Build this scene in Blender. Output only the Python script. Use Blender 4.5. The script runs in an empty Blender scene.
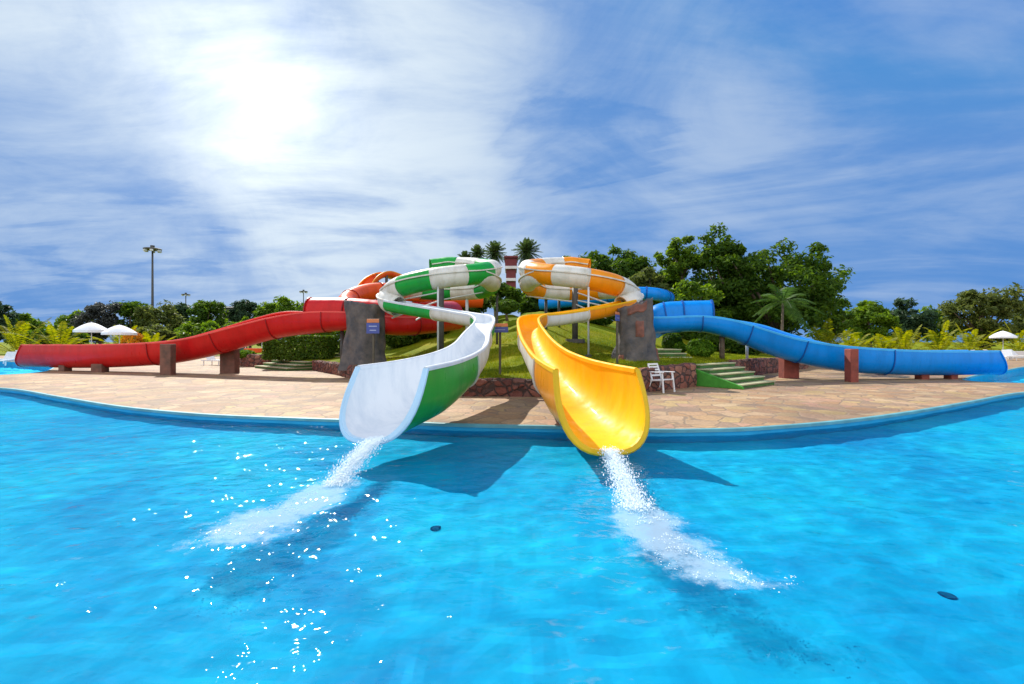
import bpy, bmesh, math, random
from mathutils import Vector, Matrix, noise
PI = math.pi
F, CH = 480.0, 1.6
sc = bpy.context.scene
COL = sc.collection

def P(px, py, Y):
    return Vector(((px - 512) / F * Y, Y, CH - (py - 342) / F * Y))
def G(px, py, z=0.0):
    Y = (CH - z) * F / (py - 342)
    return Vector(((px - 512) / F * Y, Y, z))

# ------------------------------------------------------------------ helpers
class MB:
    def __init__(s):
        s.v = []; s.f = []
    def add(s, vs, fs):
        o = len(s.v); s.v.extend([tuple(v) for v in vs]); s.f.extend([tuple(i + o for i in f) for f in fs])
        return s
    def box(s, c, size, rot=None):
        hx, hy, hz = [q / 2 for q in size]
        vs = [Vector((x * hx, y * hy, z * hz)) for x in (-1, 1) for y in (-1, 1) for z in (-1, 1)]
        if rot: vs = [rot @ v for v in vs]
        c = Vector(c)
        return s.add([v + c for v in vs], [(0, 1, 3, 2), (4, 6, 7, 5), (0, 4, 5, 1), (2, 3, 7, 6), (0, 2, 6, 4), (1, 5, 7, 3)])
    def bar(s, a, b, w, h=None, up=Vector((0, 0, 1))):
        a = Vector(a); b = Vector(b); h = h or w
        t = (b - a); L = t.length; t.normalize()
        if abs(t.dot(up)) > .98: up = Vector((0, 1, 0))
        sd = t.cross(up).normalized(); u = sd.cross(t)
        R = Matrix((sd, t, u)).transposed()
        return s.box((a + b) / 2, (w, L, h), R)
    def tube(s, pts, rads, n=8, caps=True):
        pts = [Vector(p) for p in pts]
        if not hasattr(rads, '__len__'): rads = [rads] * len(pts)
        rings = []; prev = None
        for i, p in enumerate(pts):
            t = (pts[min(i + 1, len(pts) - 1)] - pts[max(i - 1, 0)]).normalized()
            if prev is None:
                ref = Vector((0, 0, 1)) if abs(t.z) < .9 else Vector((1, 0, 0))
                sd = t.cross(ref).normalized()
            else:
                sd = (prev - t * prev.dot(t)).normalized()
            prev = sd; u = sd.cross(t)
            rings.append([p + (sd * math.cos(2 * PI * k / n) + u * math.sin(2 * PI * k / n)) * rads[i] for k in range(n)])
        vs = [v for r in rings for v in r]; fs = []
        for i in range(len(pts) - 1):
            for k in range(n):
                fs.append((i * n + k, i * n + (k + 1) % n, (i + 1) * n + (k + 1) % n, (i + 1) * n + k))
        if caps:
            fs.append(tuple(range(n - 1, -1, -1))); fs.append(tuple((len(pts) - 1) * n + k for k in range(n)))
        return s.add(vs, fs)
    def lathe(s, prof, c=(0, 0, 0), n=24):
        c = Vector(c); vs = []; fs = []
        for r, z in prof:
            vs += [c + Vector((r * math.cos(2 * PI * k / n), r * math.sin(2 * PI * k / n), z)) for k in range(n)]
        for i in range(len(prof) - 1):
            for k in range(n):
                fs.append((i * n + k, i * n + (k + 1) % n, (i + 1) * n + (k + 1) % n, (i + 1) * n + k))
        return s.add(vs, fs)
    def grid(s, rows, close=False):
        m = len(rows[0]); vs = [v for r in rows for v in r]; fs = []
        for i in range(len(rows) - 1):
            for k in range(m if close else m - 1):
                fs.append((i * m + k, i * m + (k + 1) % m, (i + 1) * m + (k + 1) % m, (i + 1) * m + k))
        return s.add(vs, fs)

def build(name, mb, mat, parent=None, smooth=False, bevel=0):
    me = bpy.data.meshes.new(name)
    me.from_pydata(mb.v, [], mb.f)
    bm = bmesh.new(); bm.from_mesh(me)
    if smooth != 'leaf':
        bmesh.ops.recalc_face_normals(bm, faces=bm.faces)
    bm.to_mesh(me); bm.free()
    me.materials.append(mat)
    if smooth is True:
        me.polygons.foreach_set('use_smooth', [True] * len(me.polygons))
    o = bpy.data.objects.new(name, me); COL.objects.link(o)
    if parent is not None: attach(o, parent)
    if bevel:
        b = o.modifiers.new('bevel', 'BEVEL'); b.width = bevel; b.segments = 2; b.limit_method = 'ANGLE'
    return o
def attach(o, parent):
    o.parent = parent
    w = Vector(parent.location) if parent.parent is None else Vector()   # a part stands at the world origin, only its thing is placed
    o.matrix_parent_inverse = Matrix.Translation(-w)
def tag(o, label=None, cat=None, group=None, kind=None):
    if label: o['label'] = label
    if cat: o['category'] = cat
    if group: o['group'] = group
    if kind: o['kind'] = kind
    return o
def thing(name, label, cat, loc=(0, 0, 0), group=None):
    o = bpy.data.objects.new(name, None); COL.objects.link(o)
    o.empty_display_size = .2
    o.location = loc
    return tag(o, label, cat, group)
def dup(root, loc, rz=0, label=None, scale=1.0):
    r = root.copy(); COL.objects.link(r); r.location = loc; r.rotation_euler = (0, 0, rz); r.scale = (scale,) * 3
    if label: r['label'] = label
    for ch in list(root.children):
        c = ch.copy(); COL.objects.link(c); c.parent = r
        for g in list(ch.children):
            d = g.copy(); COL.objects.link(d); d.parent = c
    return r

def catmull(pts, per=10, closed=False):
    n = len(pts); out = []
    pts = [tuple(p) for p in pts]
    def pt(i):
        if closed: return pts[i % n]
        if i < 0: return tuple(2 * a - b for a, b in zip(pts[0], pts[1]))
        if i >= n: return tuple(2 * a - b for a, b in zip(pts[-1], pts[-2]))
        return pts[i]
    for i in range(n if closed else n - 1):
        p0, p1, p2, p3 = pt(i - 1), pt(i), pt(i + 1), pt(i + 2)
        for k in range(per):
            t = k / per
            out.append(tuple(.5 * (2 * b + (c - a) * t + (2 * a - 5 * b + 4 * c - d) * t * t + (3 * b - a - 3 * c + d) * t ** 3)
                             for a, b, c, d in zip(p0, p1, p2, p3)))
    if not closed: out.append(pts[-1])
    return out

# ------------------------------------------------------------------ materials
def newmat(name):
    m = bpy.data.materials.new(name); m.use_nodes = True
    nt = m.node_tree; b = nt.nodes['Principled BSDF']
    return m, nt, b
def N(nt, t, **kw):
    n = nt.nodes.new(t)
    for k, v in kw.items(): setattr(n, k, v)
    return n
def ramp(nt, fac, stops, interp='LINEAR'):
    r = N(nt, 'ShaderNodeValToRGB'); r.color_ramp.interpolation = interp
    els = r.color_ramp.elements
    while len(els) < len(stops): els.new(.5)
    for e, (p, c) in zip(els, stops):
        e.position = p; e.color = (c[0], c[1], c[2], 1) if hasattr(c, '__len__') else (c, c, c, 1)
    nt.links.new(fac, r.inputs['Fac'])
    return r
def sc_(c, k): return tuple(min(1, x * k) for x in c)
def texco(nt, out='Object', scale=(1, 1, 1)):
    t = N(nt, 'ShaderNodeTexCoord'); mp = N(nt, 'ShaderNodeMapping'); mp.inputs['Scale'].default_value = scale
    nt.links.new(t.outputs[out], mp.inputs['Vector']); return mp.outputs['Vector']
def noisetex(nt, vec, scale, detail=4, rough=.55):
    n = N(nt, 'ShaderNodeTexNoise'); n.inputs['Scale'].default_value = scale
    n.inputs['Detail'].default_value = detail; n.inputs['Roughness'].default_value = rough
    nt.links.new(vec, n.inputs['Vector']); return n.outputs['Fac']
def bump(nt, b, h, strength, dist=.02):
    bp = N(nt, 'ShaderNodeBump'); bp.inputs['Strength'].default_value = strength; bp.inputs['Distance'].default_value = dist
    nt.links.new(h, bp.inputs['Height']); nt.links.new(bp.outputs['Normal'], b.inputs['Normal'])

def gelcoat(name, c, rough=.36, dirt=.14, c2=None, coat=.12):
    m, nt, b = newmat(name)
    v = texco(nt, 'Object', (1, 1, .35))
    f = noisetex(nt, v, 2.3, 6, .65)
    r = ramp(nt, f, [(.25, c2 or sc_(c, 1 - 1.6 * dirt)), (.55, c), (.8, sc_(c, 1 + dirt * .4))])
    nt.links.new(r.outputs['Color'], b.inputs['Base Color'])
    r2 = ramp(nt, noisetex(nt, v, 5, 4), [(.3, rough * .8), (.7, rough * 1.5)])
    nt.links.new(r2.outputs['Color'], b.inputs['Roughness'])
    b.inputs['Coat Weight'].default_value = coat; b.inputs['Specular IOR Level'].default_value = .18; b.inputs['Coat Roughness'].default_value = .12
    bump(nt, b, noisetex(nt, texco(nt, 'Object'), 1.6, 2), .25, .03)
    return m
def matte(name, c, var=.25, scale=3, rough=.75, bumps=0.0, bscale=20, c2=None, metal=0):
    m, nt, b = newmat(name)
    v = texco(nt, 'Object')
    r = ramp(nt, noisetex(nt, v, scale, 6, .6), [(.28, c2 or sc_(c, 1 - var)), (.72, sc_(c, 1 + var))])
    nt.links.new(r.outputs['Color'], b.inputs['Base Color'])
    b.inputs['Roughness'].default_value = rough; b.inputs['Metallic'].default_value = metal
    if bumps: bump(nt, b, noisetex(nt, v, bscale, 5), bumps, .03)
    return m
def stone(name, cols, scale, mortar, mw=.05, stretch=(1, 1, 1), rough=.8, bmp=.6):
    m, nt, b = newmat(name)
    v = texco(nt, 'Object', stretch)
    w = N(nt, 'ShaderNodeTexNoise'); w.inputs['Scale'].default_value = scale * 1.2; w.inputs['Detail'].default_value = 3
    nt.links.new(v, w.inputs['Vector'])
    mx = N(nt, 'ShaderNodeMix', data_type='VECTOR'); mx.inputs['Factor'].default_value = .09 / max(scale, .3)
    add = N(nt, 'ShaderNodeVectorMath', operation='MULTIPLY_ADD'); nt.links.new(w.outputs['Color'], add.inputs[0])
    k = .35 / scale; add.inputs[1].default_value = (k, k, k); nt.links.new(v, add.inputs[2])
    vo = N(nt, 'ShaderNodeTexVoronoi'); vo.inputs['Scale'].default_value = scale; nt.links.new(add.outputs[0], vo.inputs['Vector'])
    ve = N(nt, 'ShaderNodeTexVoronoi', feature='DISTANCE_TO_EDGE'); ve.inputs['Scale'].default_value = scale; nt.links.new(add.outputs[0], ve.inputs['Vector'])
    sp = N(nt, 'ShaderNodeSeparateColor'); nt.links.new(vo.outputs['Color'], sp.inputs[0])
    n_ = len(cols); r = ramp(nt, sp.outputs[0], [((i + .5) / n_, c) for i, c in enumerate(cols)])
    big = noisetex(nt, v, scale * .18, 3); fine = noisetex(nt, v, scale * 6, 7, .7)
    rb = ramp(nt, big, [(.3, .62), (.5, .95), (.7, 1.15)]); rf = ramp(nt, fine, [(.3, .6), (.7, 1.2)])
    m1 = N(nt, 'ShaderNodeMix', data_type='RGBA', blend_type='MULTIPLY'); m1.inputs[0].default_value = 1
    nt.links.new(r.outputs['Color'], m1.inputs[6]); nt.links.new(rb.outputs['Color'], m1.inputs[7])
    m2 = N(nt, 'ShaderNodeMix', data_type='RGBA', blend_type='MULTIPLY'); m2.inputs[0].default_value = 1
    nt.links.new(m1.outputs[2], m2.inputs[6]); nt.links.new(rf.outputs['Color'], m2.inputs[7])
    er = ramp(nt, ve.outputs['Distance'], [(mw * .4, 0.0), (mw * 1.4, 1.0)])
    m3 = N(nt, 'ShaderNodeMix', data_type='RGBA'); nt.links.new(er.outputs['Color'], m3.inputs[0])
    m3.inputs[6].default_value = (*mortar, 1); nt.links.new(m2.outputs[2], m3.inputs[7])
    nt.links.new(m3.outputs[2], b.inputs['Base Color']); b.inputs['Roughness'].default_value = rough
    ad = N(nt, 'ShaderNodeMath', operation='MULTIPLY_ADD'); nt.links.new(fine, ad.inputs[0]); ad.inputs[1].default_value = .4
    nt.links.new(er.outputs['Color'], ad.inputs[2])
    bump(nt, b, ad.outputs[0], bmp, .03)
    return m
def leafmat(name, c_dark, c_light, trans=.45, hue=None):
    m, nt, b = newmat(name)
    g = N(nt, 'ShaderNodeNewGeometry')
    v = texco(nt, 'Object')
    nz = noisetex(nt, v, .8, 3)
    ad = N(nt, 'ShaderNodeMath', operation='MULTIPLY_ADD'); nt.links.new(g.outputs['Random Per Island'], ad.inputs[0])
    ad.inputs[1].default_value = .5
    ml = N(nt, 'ShaderNodeMath', operation='MULTIPLY'); nt.links.new(nz, ml.inputs[0]); ml.inputs[1].default_value = .55
    nt.links.new(ml.outputs[0], ad.inputs[2])
    st = [(.15, c_dark), (.85, c_light)]
    if hue: st.append((.97, hue))
    r = ramp(nt, ad.outputs[0], st)
    nt.links.new(r.outputs['Color'], b.inputs['Base Color']); b.inputs['Roughness'].default_value = .5
    b.inputs['Specular IOR Level'].default_value = .12
    tr = N(nt, 'ShaderNodeBsdfTranslucent')
    hs = N(nt, 'ShaderNodeHueSaturation'); hs.inputs['Value'].default_value = 1.6; hs.inputs['Saturation'].default_value = 1.1; hs.inputs['Hue'].default_value = .485
    nt.links.new(r.outputs['Color'], hs.inputs['Color']); nt.links.new(hs.outputs['Color'], tr.inputs['Color'])
    mx = N(nt, 'ShaderNodeMixShader'); mx.inputs[0].default_value = trans
    nt.links.new(b.outputs[0], mx.inputs[1]); nt.links.new(tr.outputs[0], mx.inputs[2])
    nt.links.new(mx.outputs[0], nt.nodes['Material Output'].inputs['Surface'])
    return m

M = dict(
    white=gelcoat('white_gelcoat', (.74, .77, .80), .42, .05, c2=(.56, .62, .69), coat=.05),
    shell_white=gelcoat('aged_white_gelcoat', (.74, .71, .64), .35, .10, c2=(.52, .48, .38)),
    green=gelcoat('green_gelcoat', (.012, .36, .045), .3, .2, c2=(.02, .27, .05)),
    yellow=gelcoat('yellow_gelcoat', (.95, .50, .003), .5, .05, c2=(.90, .38, .002), coat=.04),
    orange=gelcoat('orange_gelcoat', (.90, .30, .006), .3, .12),
    rim_yellow=gelcoat('rim_yellow_gelcoat', (.80, .45, .01), .35, .1),
    rim_blue=gelcoat('rim_blue_white', (.52, .72, .86), .35, .08),
    red=gelcoat('red_gelcoat', (.60, .012, .012), .3, .15),
    rim_red=gelcoat('pale_red_rim', (.85, .10, .08), .35, .1),  # paler red than the trough, sets its edge off
    rim_sky=gelcoat('pale_blue_rim', (.06, .45, .92), .35, .1),  # paler blue than the trough, picks out its edge
    red_orange=gelcoat('orange_red_gelcoat', (.78, .10, .015), .3, .15),
    red_dark=gelcoat('dark_red_joint', (.30, .012, .014), .4, .15),
    blue=gelcoat('blue_gelcoat', (.0, .25, .78), .28, .14),
    blue_dark=gelcoat('dark_blue_joint', (.008, .09, .36), .4, .15),
    flange=matte('grey_flange', (.5, .5, .46), .2),
    steel=matte('painted_steel', (.62, .64, .66), .15, 4, .4),
    dark_steel=matte('weathered_steel', (.075, .072, .065), .3, 4, .6),
    brown_pillar=matte('brown_painted_concrete', (.19, .08, .055), .3, 3, .85, .3, c2=(.09, .055, .04)),
    red_pillar=matte('red_brown_concrete', (.27, .06, .04), .3, 3, .85, .3, c2=(.15, .04, .03)),
    stump=matte('dark_cast_concrete', (.13, .105, .09), .4, 2.2, .85, 1.0, 7, c2=(.045, .05, .062)),
    stump_patch=matte('rusty_red_concrete', (.24, .09, .06), .35, 3, .9, .8, 9, c2=(.11, .055, .045)),
    sign_blue=matte('faded_blue_board', (.06, .085, .33), .12, 3, .5),
    sign_orange=matte('faded_orange_board', (.62, .20, .07), .12, 3, .5),
    sign_line=matte('pale_lettering', (.45, .5, .7), .1, 3, .5),
    post_wood=matte('brown_post', (.10, .085, .06), .3, 5, .8),
    plastic=matte('white_plastic', (.8, .8, .8), .05, 5, .4),
    canvas=matte('white_canvas', (.84, .84, .84), .05, 3, .8),
    trunk=matte('bark', (.13, .095, .065), .45, 5, .9, .8, 14),
    palm_trunk=matte('palm_bark', (.17, .13, .09), .4, 6, .9, .8, 14),
    grey_wall=matte('grey_wall', (.20, .20, .22), .2, 2, .8),
    red_wall=matte('dark_red_wall', (.16, .025, .028), .25, 2, .7),
    white_wall=matte('white_wall', (.7, .68, .66), .1, 2, .7),
    drain=matte('dark_drain', (.01, .13, .30), .2),
    step_top=matte('pale_step_tread', (.34, .36, .20), .3, 2, .85, .3, c2=(.42, .36, .22)),
    step_green=matte('green_step_riser', (.055, .17, .035), .3, 2.5, .85, .3, c2=(.05, .10, .03)),
    flank_green=matte('bright_green_turf', (.06, .30, .03), .25, 4, .85, .3),
)
M['deck'] = stone('flagstone_paving', [(.37, .21, .10), (.45, .29, .14), (.31, .18, .10), (.50, .35, .19), (.41, .22, .14), (.47, .32, .13), (.29, .19, .12)], 1.9, (.24, .165, .10), .04, (1, 1, 0), .75, .35)
M['rubble'] = stone('red_rubble_stone', [(.24, .075, .05), (.33, .12, .08), (.16, .055, .045), (.38, .17, .11), (.20, .09, .07)], 3.2, (.06, .035, .03), .07, (1, 1, 1.2), .9, 1.0)
M['leaf_dark'] = leafmat('dark_green_leaves', (.02, .065, .010), (.11, .19, .022), .5)
M['leaf_mid'] = leafmat('mid_green_leaves', (.04, .11, .014), (.18, .28, .03), .5)
M['leaf_olive'] = leafmat('olive_green_leaves', (.05, .085, .022), (.17, .20, .05), .48)
M['leaf_bluish'] = leafmat('deep_green_leaves', (.02, .05, .03), (.07, .12, .05), .35)
M['leaf_violet'] = leafmat('purplish_leaves', (.035, .04, .042), (.11, .115, .10), .4)
M['leaf_orange'] = leafmat('orange_croton_leaves', (.35, .12, .01), (.6, .3, .02), .4)
M['hedge'] = leafmat('hedge_leaves', (.025, .075, .010), (.12, .21, .022), .4)
M['bush'] = leafmat('bright_bush_leaves', (.05, .15, .012), (.17, .30, .02), .4)
M['areca'] = leafmat('yellow_green_fronds', (.05, .11, .008), (.34, .34, .014), .5, (.55, .33, .01))
M['palm'] = leafmat('palm_fronds', (.02, .055, .015), (.10, .15, .04), .35, (.2, .15, .06))
M['palm_light'] = leafmat('light_palm_fronds', (.03, .085, .02), (.09, .17, .035), .4)

def grass_material():
    m, nt, b = newmat('mown_grass')
    v = texco(nt, 'Object')
    f1 = noisetex(nt, v, .5, 4, .6); f2 = noisetex(nt, v, 14, 5, .7)
    r1 = ramp(nt, f1, [(.3, (.10, .175, .004)), (.5, (.19, .23, .005)), (.72, (.30, .26, .010))])
    r2 = ramp(nt, f2, [(.25, .55), (.75, 1.3)])
    mm = N(nt, 'ShaderNodeMix', data_type='RGBA', blend_type='MULTIPLY'); mm.inputs[0].default_value = 1
    nt.links.new(r1.outputs['Color'], mm.inputs[6]); nt.links.new(r2.outputs['Color'], mm.inputs[7])
    nt.links.new(mm.outputs[2], b.inputs['Base Color']); b.inputs['Roughness'].default_value = .9; b.inputs['Specular IOR Level'].default_value = .08
    bump(nt, b, f2, .8, .06)
    return m
M['grass'] = grass_material()

def pool_paint():
    m, nt, b = newmat('blue_pool_paint')
    v = texco(nt, 'Object')
    f = noisetex(nt, v, .38, 6, .66)
    r = ramp(nt, f, [(.33, (.0, .34, .68)), (.48, (.001, .51, .83)), (.66, (.02, .66, .88))])
    nt.links.new(r.outputs['Color'], b.inputs['Base Color']); b.inputs['Roughness'].default_value = .7
    return m
M['pool_paint'] = pool_paint()
M['pool_wall'] = matte('teal_pool_wall', (.008, .34, .60), .15, 1.5, .5)
M['coping'] = matte('pale_blue_coping', (.12, .34, .38), .25, 2, .55)

def water_material(name='pool_water', tint=(.55, .95, 1.0), refl=.36):
    m, nt, b = newmat(name); nt.nodes.remove(b)
    v = texco(nt, 'Object')
    n1 = noisetex(nt, v, 1.2, 2, .5); n2 = noisetex(nt, texco(nt, 'Object', (1, 1.35, 1)), 3.6, 2, .5); n3 = noisetex(nt, v, 9, 1, .5)
    a = N(nt, 'ShaderNodeMath', operation='MULTIPLY_ADD'); nt.links.new(n1, a.inputs[0]); a.inputs[1].default_value = 1.6; nt.links.new(n2, a.inputs[2])
    a2 = N(nt, 'ShaderNodeMath', operation='MULTIPLY_ADD'); nt.links.new(n3, a2.inputs[0]); a2.inputs[1].default_value = .16; nt.links.new(a.outputs[0], a2.inputs[2])
    bp = N(nt, 'ShaderNodeBump'); bp.inputs['Strength'].default_value = 1; bp.inputs['Distance'].default_value = .06
    nt.links.new(a2.outputs[0], bp.inputs['Height'])
    gl = N(nt, 'ShaderNodeBsdfGlossy'); gl.inputs['Roughness'].default_value = .04
    nt.links.new(bp.outputs['Normal'], gl.inputs['Normal'])
    rf = N(nt, 'ShaderNodeBsdfRefraction'); rf.inputs['Roughness'].default_value = 0; rf.inputs['IOR'].default_value = 1.33
    rf.inputs['Color'].default_value = (*tint, 1)
    fr = N(nt, 'ShaderNodeFresnel'); fr.inputs['IOR'].default_value = 1.33; nt.links.new(bp.outputs['Normal'], fr.inputs['Normal'])
    k = N(nt, 'ShaderNodeMath', operation='MULTIPLY'); nt.links.new(fr.outputs[0], k.inputs[0]); k.inputs[1].default_value = refl
    mx = N(nt, 'ShaderNodeMixShader'); nt.links.new(k.outputs[0], mx.inputs[0])
    nt.links.new(rf.outputs[0], mx.inputs[1]); nt.links.new(gl.outputs[0], mx.inputs[2])
    # churned white water where the chutes pour in
    at = N(nt, 'ShaderNodeAttribute', attribute_name='foam_amount')
    f1 = noisetex(nt, v, 2.6, 8, .68); f2 = noisetex(nt, v, 11, 6, .75)
    def mt(op, a_, b_):
        n_ = N(nt, 'ShaderNodeMath', operation=op)
        for i, x in enumerate((a_, b_)):
            if isinstance(x, (int, float)): n_.inputs[i].default_value = x
            else: nt.links.new(x, n_.inputs[i])
        return n_.outputs[0]
    s_ = mt('ADD', mt('MULTIPLY', f1, 2.2), mt('MULTIPLY', f2, 1.3))
    s_ = mt('ADD', mt('SUBTRACT', s_, 1.30), at.outputs['Fac'])
    mr = N(nt, 'ShaderNodeMapRange', interpolation_type='SMOOTHSTEP'); nt.links.new(s_, mr.inputs[0])
    mr.inputs[1].default_value = .62; mr.inputs[2].default_value = 1.35; mr.inputs[4].default_value = .62
    gate = mt('MULTIPLY', mr.outputs[0], mt('MINIMUM', mt('MULTIPLY', at.outputs['Fac'], 8.0), 1.0))
    df = N(nt, 'ShaderNodeBsdfDiffuse'); df.inputs['Color'].default_value = (.66, .76, .84, 1)
    tl = N(nt, 'ShaderNodeBsdfTranslucent'); tl.inputs['Color'].default_value = (.7, .85, .9, 1); dm = N(nt, 'ShaderNodeMixShader'); dm.inputs[0].default_value = .4
    nt.links.new(df.outputs[0], dm.inputs[1]); nt.links.new(tl.outputs[0], dm.inputs[2])
    m2 = N(nt, 'ShaderNodeMixShader'); nt.links.new(gate, m2.inputs[0]); nt.links.new(mx.outputs[0], m2.inputs[1]); nt.links.new(dm.outputs[0], m2.inputs[2])
    nt.links.new(m2.outputs[0], nt.nodes['Material Output'].inputs['Surface'])
    return m
M['water'] = water_material()
def calm_water():
    m, nt, b = newmat('calm_pool_water'); nt.nodes.remove(b)
    v = texco(nt, 'Object'); bp = N(nt, 'ShaderNodeBump'); bp.inputs['Distance'].default_value = .012; nt.links.new(noisetex(nt, v, 2.5, 3), bp.inputs['Height'])
    gl = N(nt, 'ShaderNodeBsdfGlossy'); gl.inputs['Roughness'].default_value = .05; nt.links.new(bp.outputs['Normal'], gl.inputs['Normal'])
    tr = N(nt, 'ShaderNodeBsdfTransparent'); tr.inputs['Color'].default_value = (.45, .93, .97, 1)
    mx = N(nt, 'ShaderNodeMixShader'); mx.inputs[0].default_value = .12
    nt.links.new(tr.outputs[0], mx.inputs[1]); nt.links.new(gl.outputs[0], mx.inputs[2]); nt.links.new(mx.outputs[0], nt.nodes['Material Output'].inputs['Surface'])
    return m
M['calm_water'] = calm_water()

# ------------------------------------------------------------------ camera, light, sky
cam = bpy.data.cameras.new('camera'); co = bpy.data.objects.new('camera', cam); COL.objects.link(co)
cam.sensor_width = 36; cam.lens = F / 1024 * 36; cam.clip_end = 6000; cam.clip_start = .05
co.location = (0, 0, CH); co.rotation_euler = (PI / 2, 0, 0); sc.camera = co

AZ = math.atan2(-257, 480); EL = math.radians(41)
sd = Vector((math.sin(AZ) * math.cos(EL), math.cos(AZ) * math.cos(EL), math.sin(EL)))
sl = bpy.data.lights.new('sun', 'SUN'); sl.energy = 4.8; sl.angle = math.radians(.5); sl.color = (1, .95, .86)
so = bpy.data.objects.new('sun', sl); COL.objects.link(so); so.rotation_euler = sd.to_track_quat('Z', 'Y').to_euler(); so.location = (-20, 30, 40)

w = bpy.data.worlds.new('World'); sc.world = w; w.use_nodes = True
def sky():
    nt = w.node_tree; bg = nt.nodes['Background']; L = nt.links.new
    st = N(nt, 'ShaderNodeTexSky', sky_type='NISHITA'); st.sun_disc = False; st.sun_elevation = EL; st.sun_rotation = AZ
    st.air_density = 1.0; st.dust_density = .3; st.ozone_density = 2.0
    tc = N(nt, 'ShaderNodeTexCoord'); D = tc.outputs['Generated']
    def math_(op, a, b=None, c=None, clamp=False):
        n = N(nt, 'ShaderNodeMath', operation=op); n.use_clamp = clamp
        for i, x in enumerate((a, b, c)):
            if x is None: continue
            if isinstance(x, (int, float)): n.inputs[i].default_value = x
            else: L(x, n.inputs[i])
        return n.outputs[0]
    def mix(fac, a, b, bt='MIX'):
        n = N(nt, 'ShaderNodeMix', data_type='RGBA', blend_type=bt)
        for i, x in ((0, fac), (6, a), (7, b)):
            if isinstance(x, (int, float)): n.inputs[i].default_value = x
            elif isinstance(x, tuple): n.inputs[i].default_value = (*x, 1)
            else: L(x, n.inputs[i])
        return n.outputs[2]
    sep = N(nt, 'ShaderNodeSeparateXYZ'); L(D, sep.inputs[0])
    x, y, z = sep.outputs
    # blue of the sky, deeper and more violet away from the sun
    hs = N(nt, 'ShaderNodeHueSaturation'); hs.inputs['Saturation'].default_value = 1.25; hs.inputs['Hue'].default_value = .505
    L(st.outputs[0], hs.inputs['Color'])
    gs = Vector((-257, 480, 252)).normalized()
    dt = N(nt, 'ShaderNodeVectorMath', operation='DOT_PRODUCT'); L(D, dt.inputs[0]); dt.inputs[1].default_value = gs
    cosg = dt.outputs['Value']
    # cloud sheet at a height: project the direction on a plane
    den = math_('ADD', math_('MAXIMUM', z, 0.0), .16)
    cu = N(nt, 'ShaderNodeCombineXYZ'); L(math_('DIVIDE', x, den), cu.inputs[0]); L(math_('DIVIDE', y, den), cu.inputs[1])
    def cl(scale, stretch, rot, detail, rough, dist, off=0):
        mp = N(nt, 'ShaderNodeMapping'); mp.inputs['Scale'].default_value = stretch; mp.inputs['Rotation'].default_value = (0, 0, rot); mp.inputs['Location'].default_value = (off, off * .7, 0)
        L(cu.outputs[0], mp.inputs['Vector'])
        n = N(nt, 'ShaderNodeTexNoise'); n.inputs['Scale'].default_value = scale; n.inputs['Detail'].default_value = detail
        n.inputs['Roughness'].default_value = rough; n.inputs['Distortion'].default_value = dist
        L(mp.outputs[0], n.inputs['Vector']); return n.outputs['Fac']
    big = cl(.55, (1, 1, 1), 0, 5, .55, .6, 3.1)
    streak = cl(.75, (.75, 1.25, 1), .75, 8, .58, 1.6, 1.7)
    n3 = N(nt, 'ShaderNodeTexNoise'); n3.inputs['Scale'].default_value = 2.1; n3.inputs['Detail'].default_value = 7; n3.inputs['Roughness'].default_value = .6; n3.inputs['Distortion'].default_value = .9
    mp3 = N(nt, 'ShaderNodeMapping'); mp3.inputs['Scale'].default_value = (1, 1, 1.7); mp3.inputs['Location'].default_value = SKY_OFF; L(D, mp3.inputs['Vector']); L(mp3.outputs[0], n3.inputs['Vector'])
    blob = n3.outputs['Fac']
    fine = cl(3.2, (.55, 1.3, 1), .3, 9, .68, .7, .4)
    cp = math_('MAXIMUM', cosg, 0.0)
    near = math_('POWER', cp, 4.0)
    s = math_('ADD', math_('MULTIPLY', blob, .55), math_('ADD', math_('MULTIPLY', streak, .56), math_('MULTIPLY', fine, .20)))
    s = math_('ADD', s, math_('MULTIPLY', near, .14))
    for lx, ly, kk, ww in LOBES:   # thin and thick places of the cloud cover
        dl = N(nt, 'ShaderNodeVectorMath', operation='DOT_PRODUCT'); L(D, dl.inputs[0]); dl.inputs[1].default_value = Vector((lx - 512, 480, 342 - ly)).normalized()
        lw = math_('POWER', math_('MINIMUM', math_('MAXIMUM', math_('ADD', dl.outputs['Value'], math_('MULTIPLY', math_('SUBTRACT', streak, .5), .16)), 0.0), 1.0), kk)
        s = math_('ADD', s, math_('MULTIPLY', lw, ww))
    s = math_('SUBTRACT', s, math_('MULTIPLY', x, .07))
    mr = N(nt, 'ShaderNodeMapRange', interpolation_type='SMOOTHSTEP'); L(s, mr.inputs[0])
    mr.inputs[1].default_value = .54; mr.inputs[2].default_value = .95; mr.inputs[3].default_value = .06; mr.inputs[4].default_value = .93
    # clouds: whiter round the sun, greyer violet away from it, unseen white fill added behind the viewer to brighten the slide fronts
    ccol = mix(near, CLOUD_FAR, CLOUD_NEAR)
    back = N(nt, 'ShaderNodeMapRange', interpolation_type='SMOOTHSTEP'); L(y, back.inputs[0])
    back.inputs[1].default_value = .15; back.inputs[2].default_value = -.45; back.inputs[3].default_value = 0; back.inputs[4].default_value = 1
    base = mix(1.0, hs.outputs[0], SKY_TINT, 'MULTIPLY')
    lim = N(nt, 'ShaderNodeMix', data_type='RGBA', blend_type='DARKEN'); lim.inputs[0].default_value = 1
    L(base, lim.inputs[6]); lim.inputs[7].default_value = (*SKY_LIM, 1)
    c = mix(mr.outputs[0], lim.outputs[2], ccol)
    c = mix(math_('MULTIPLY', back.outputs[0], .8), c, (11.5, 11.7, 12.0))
    wob = math_('ADD', cp, math_('MULTIPLY', math_('SUBTRACT', streak, .5), .02))
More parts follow.
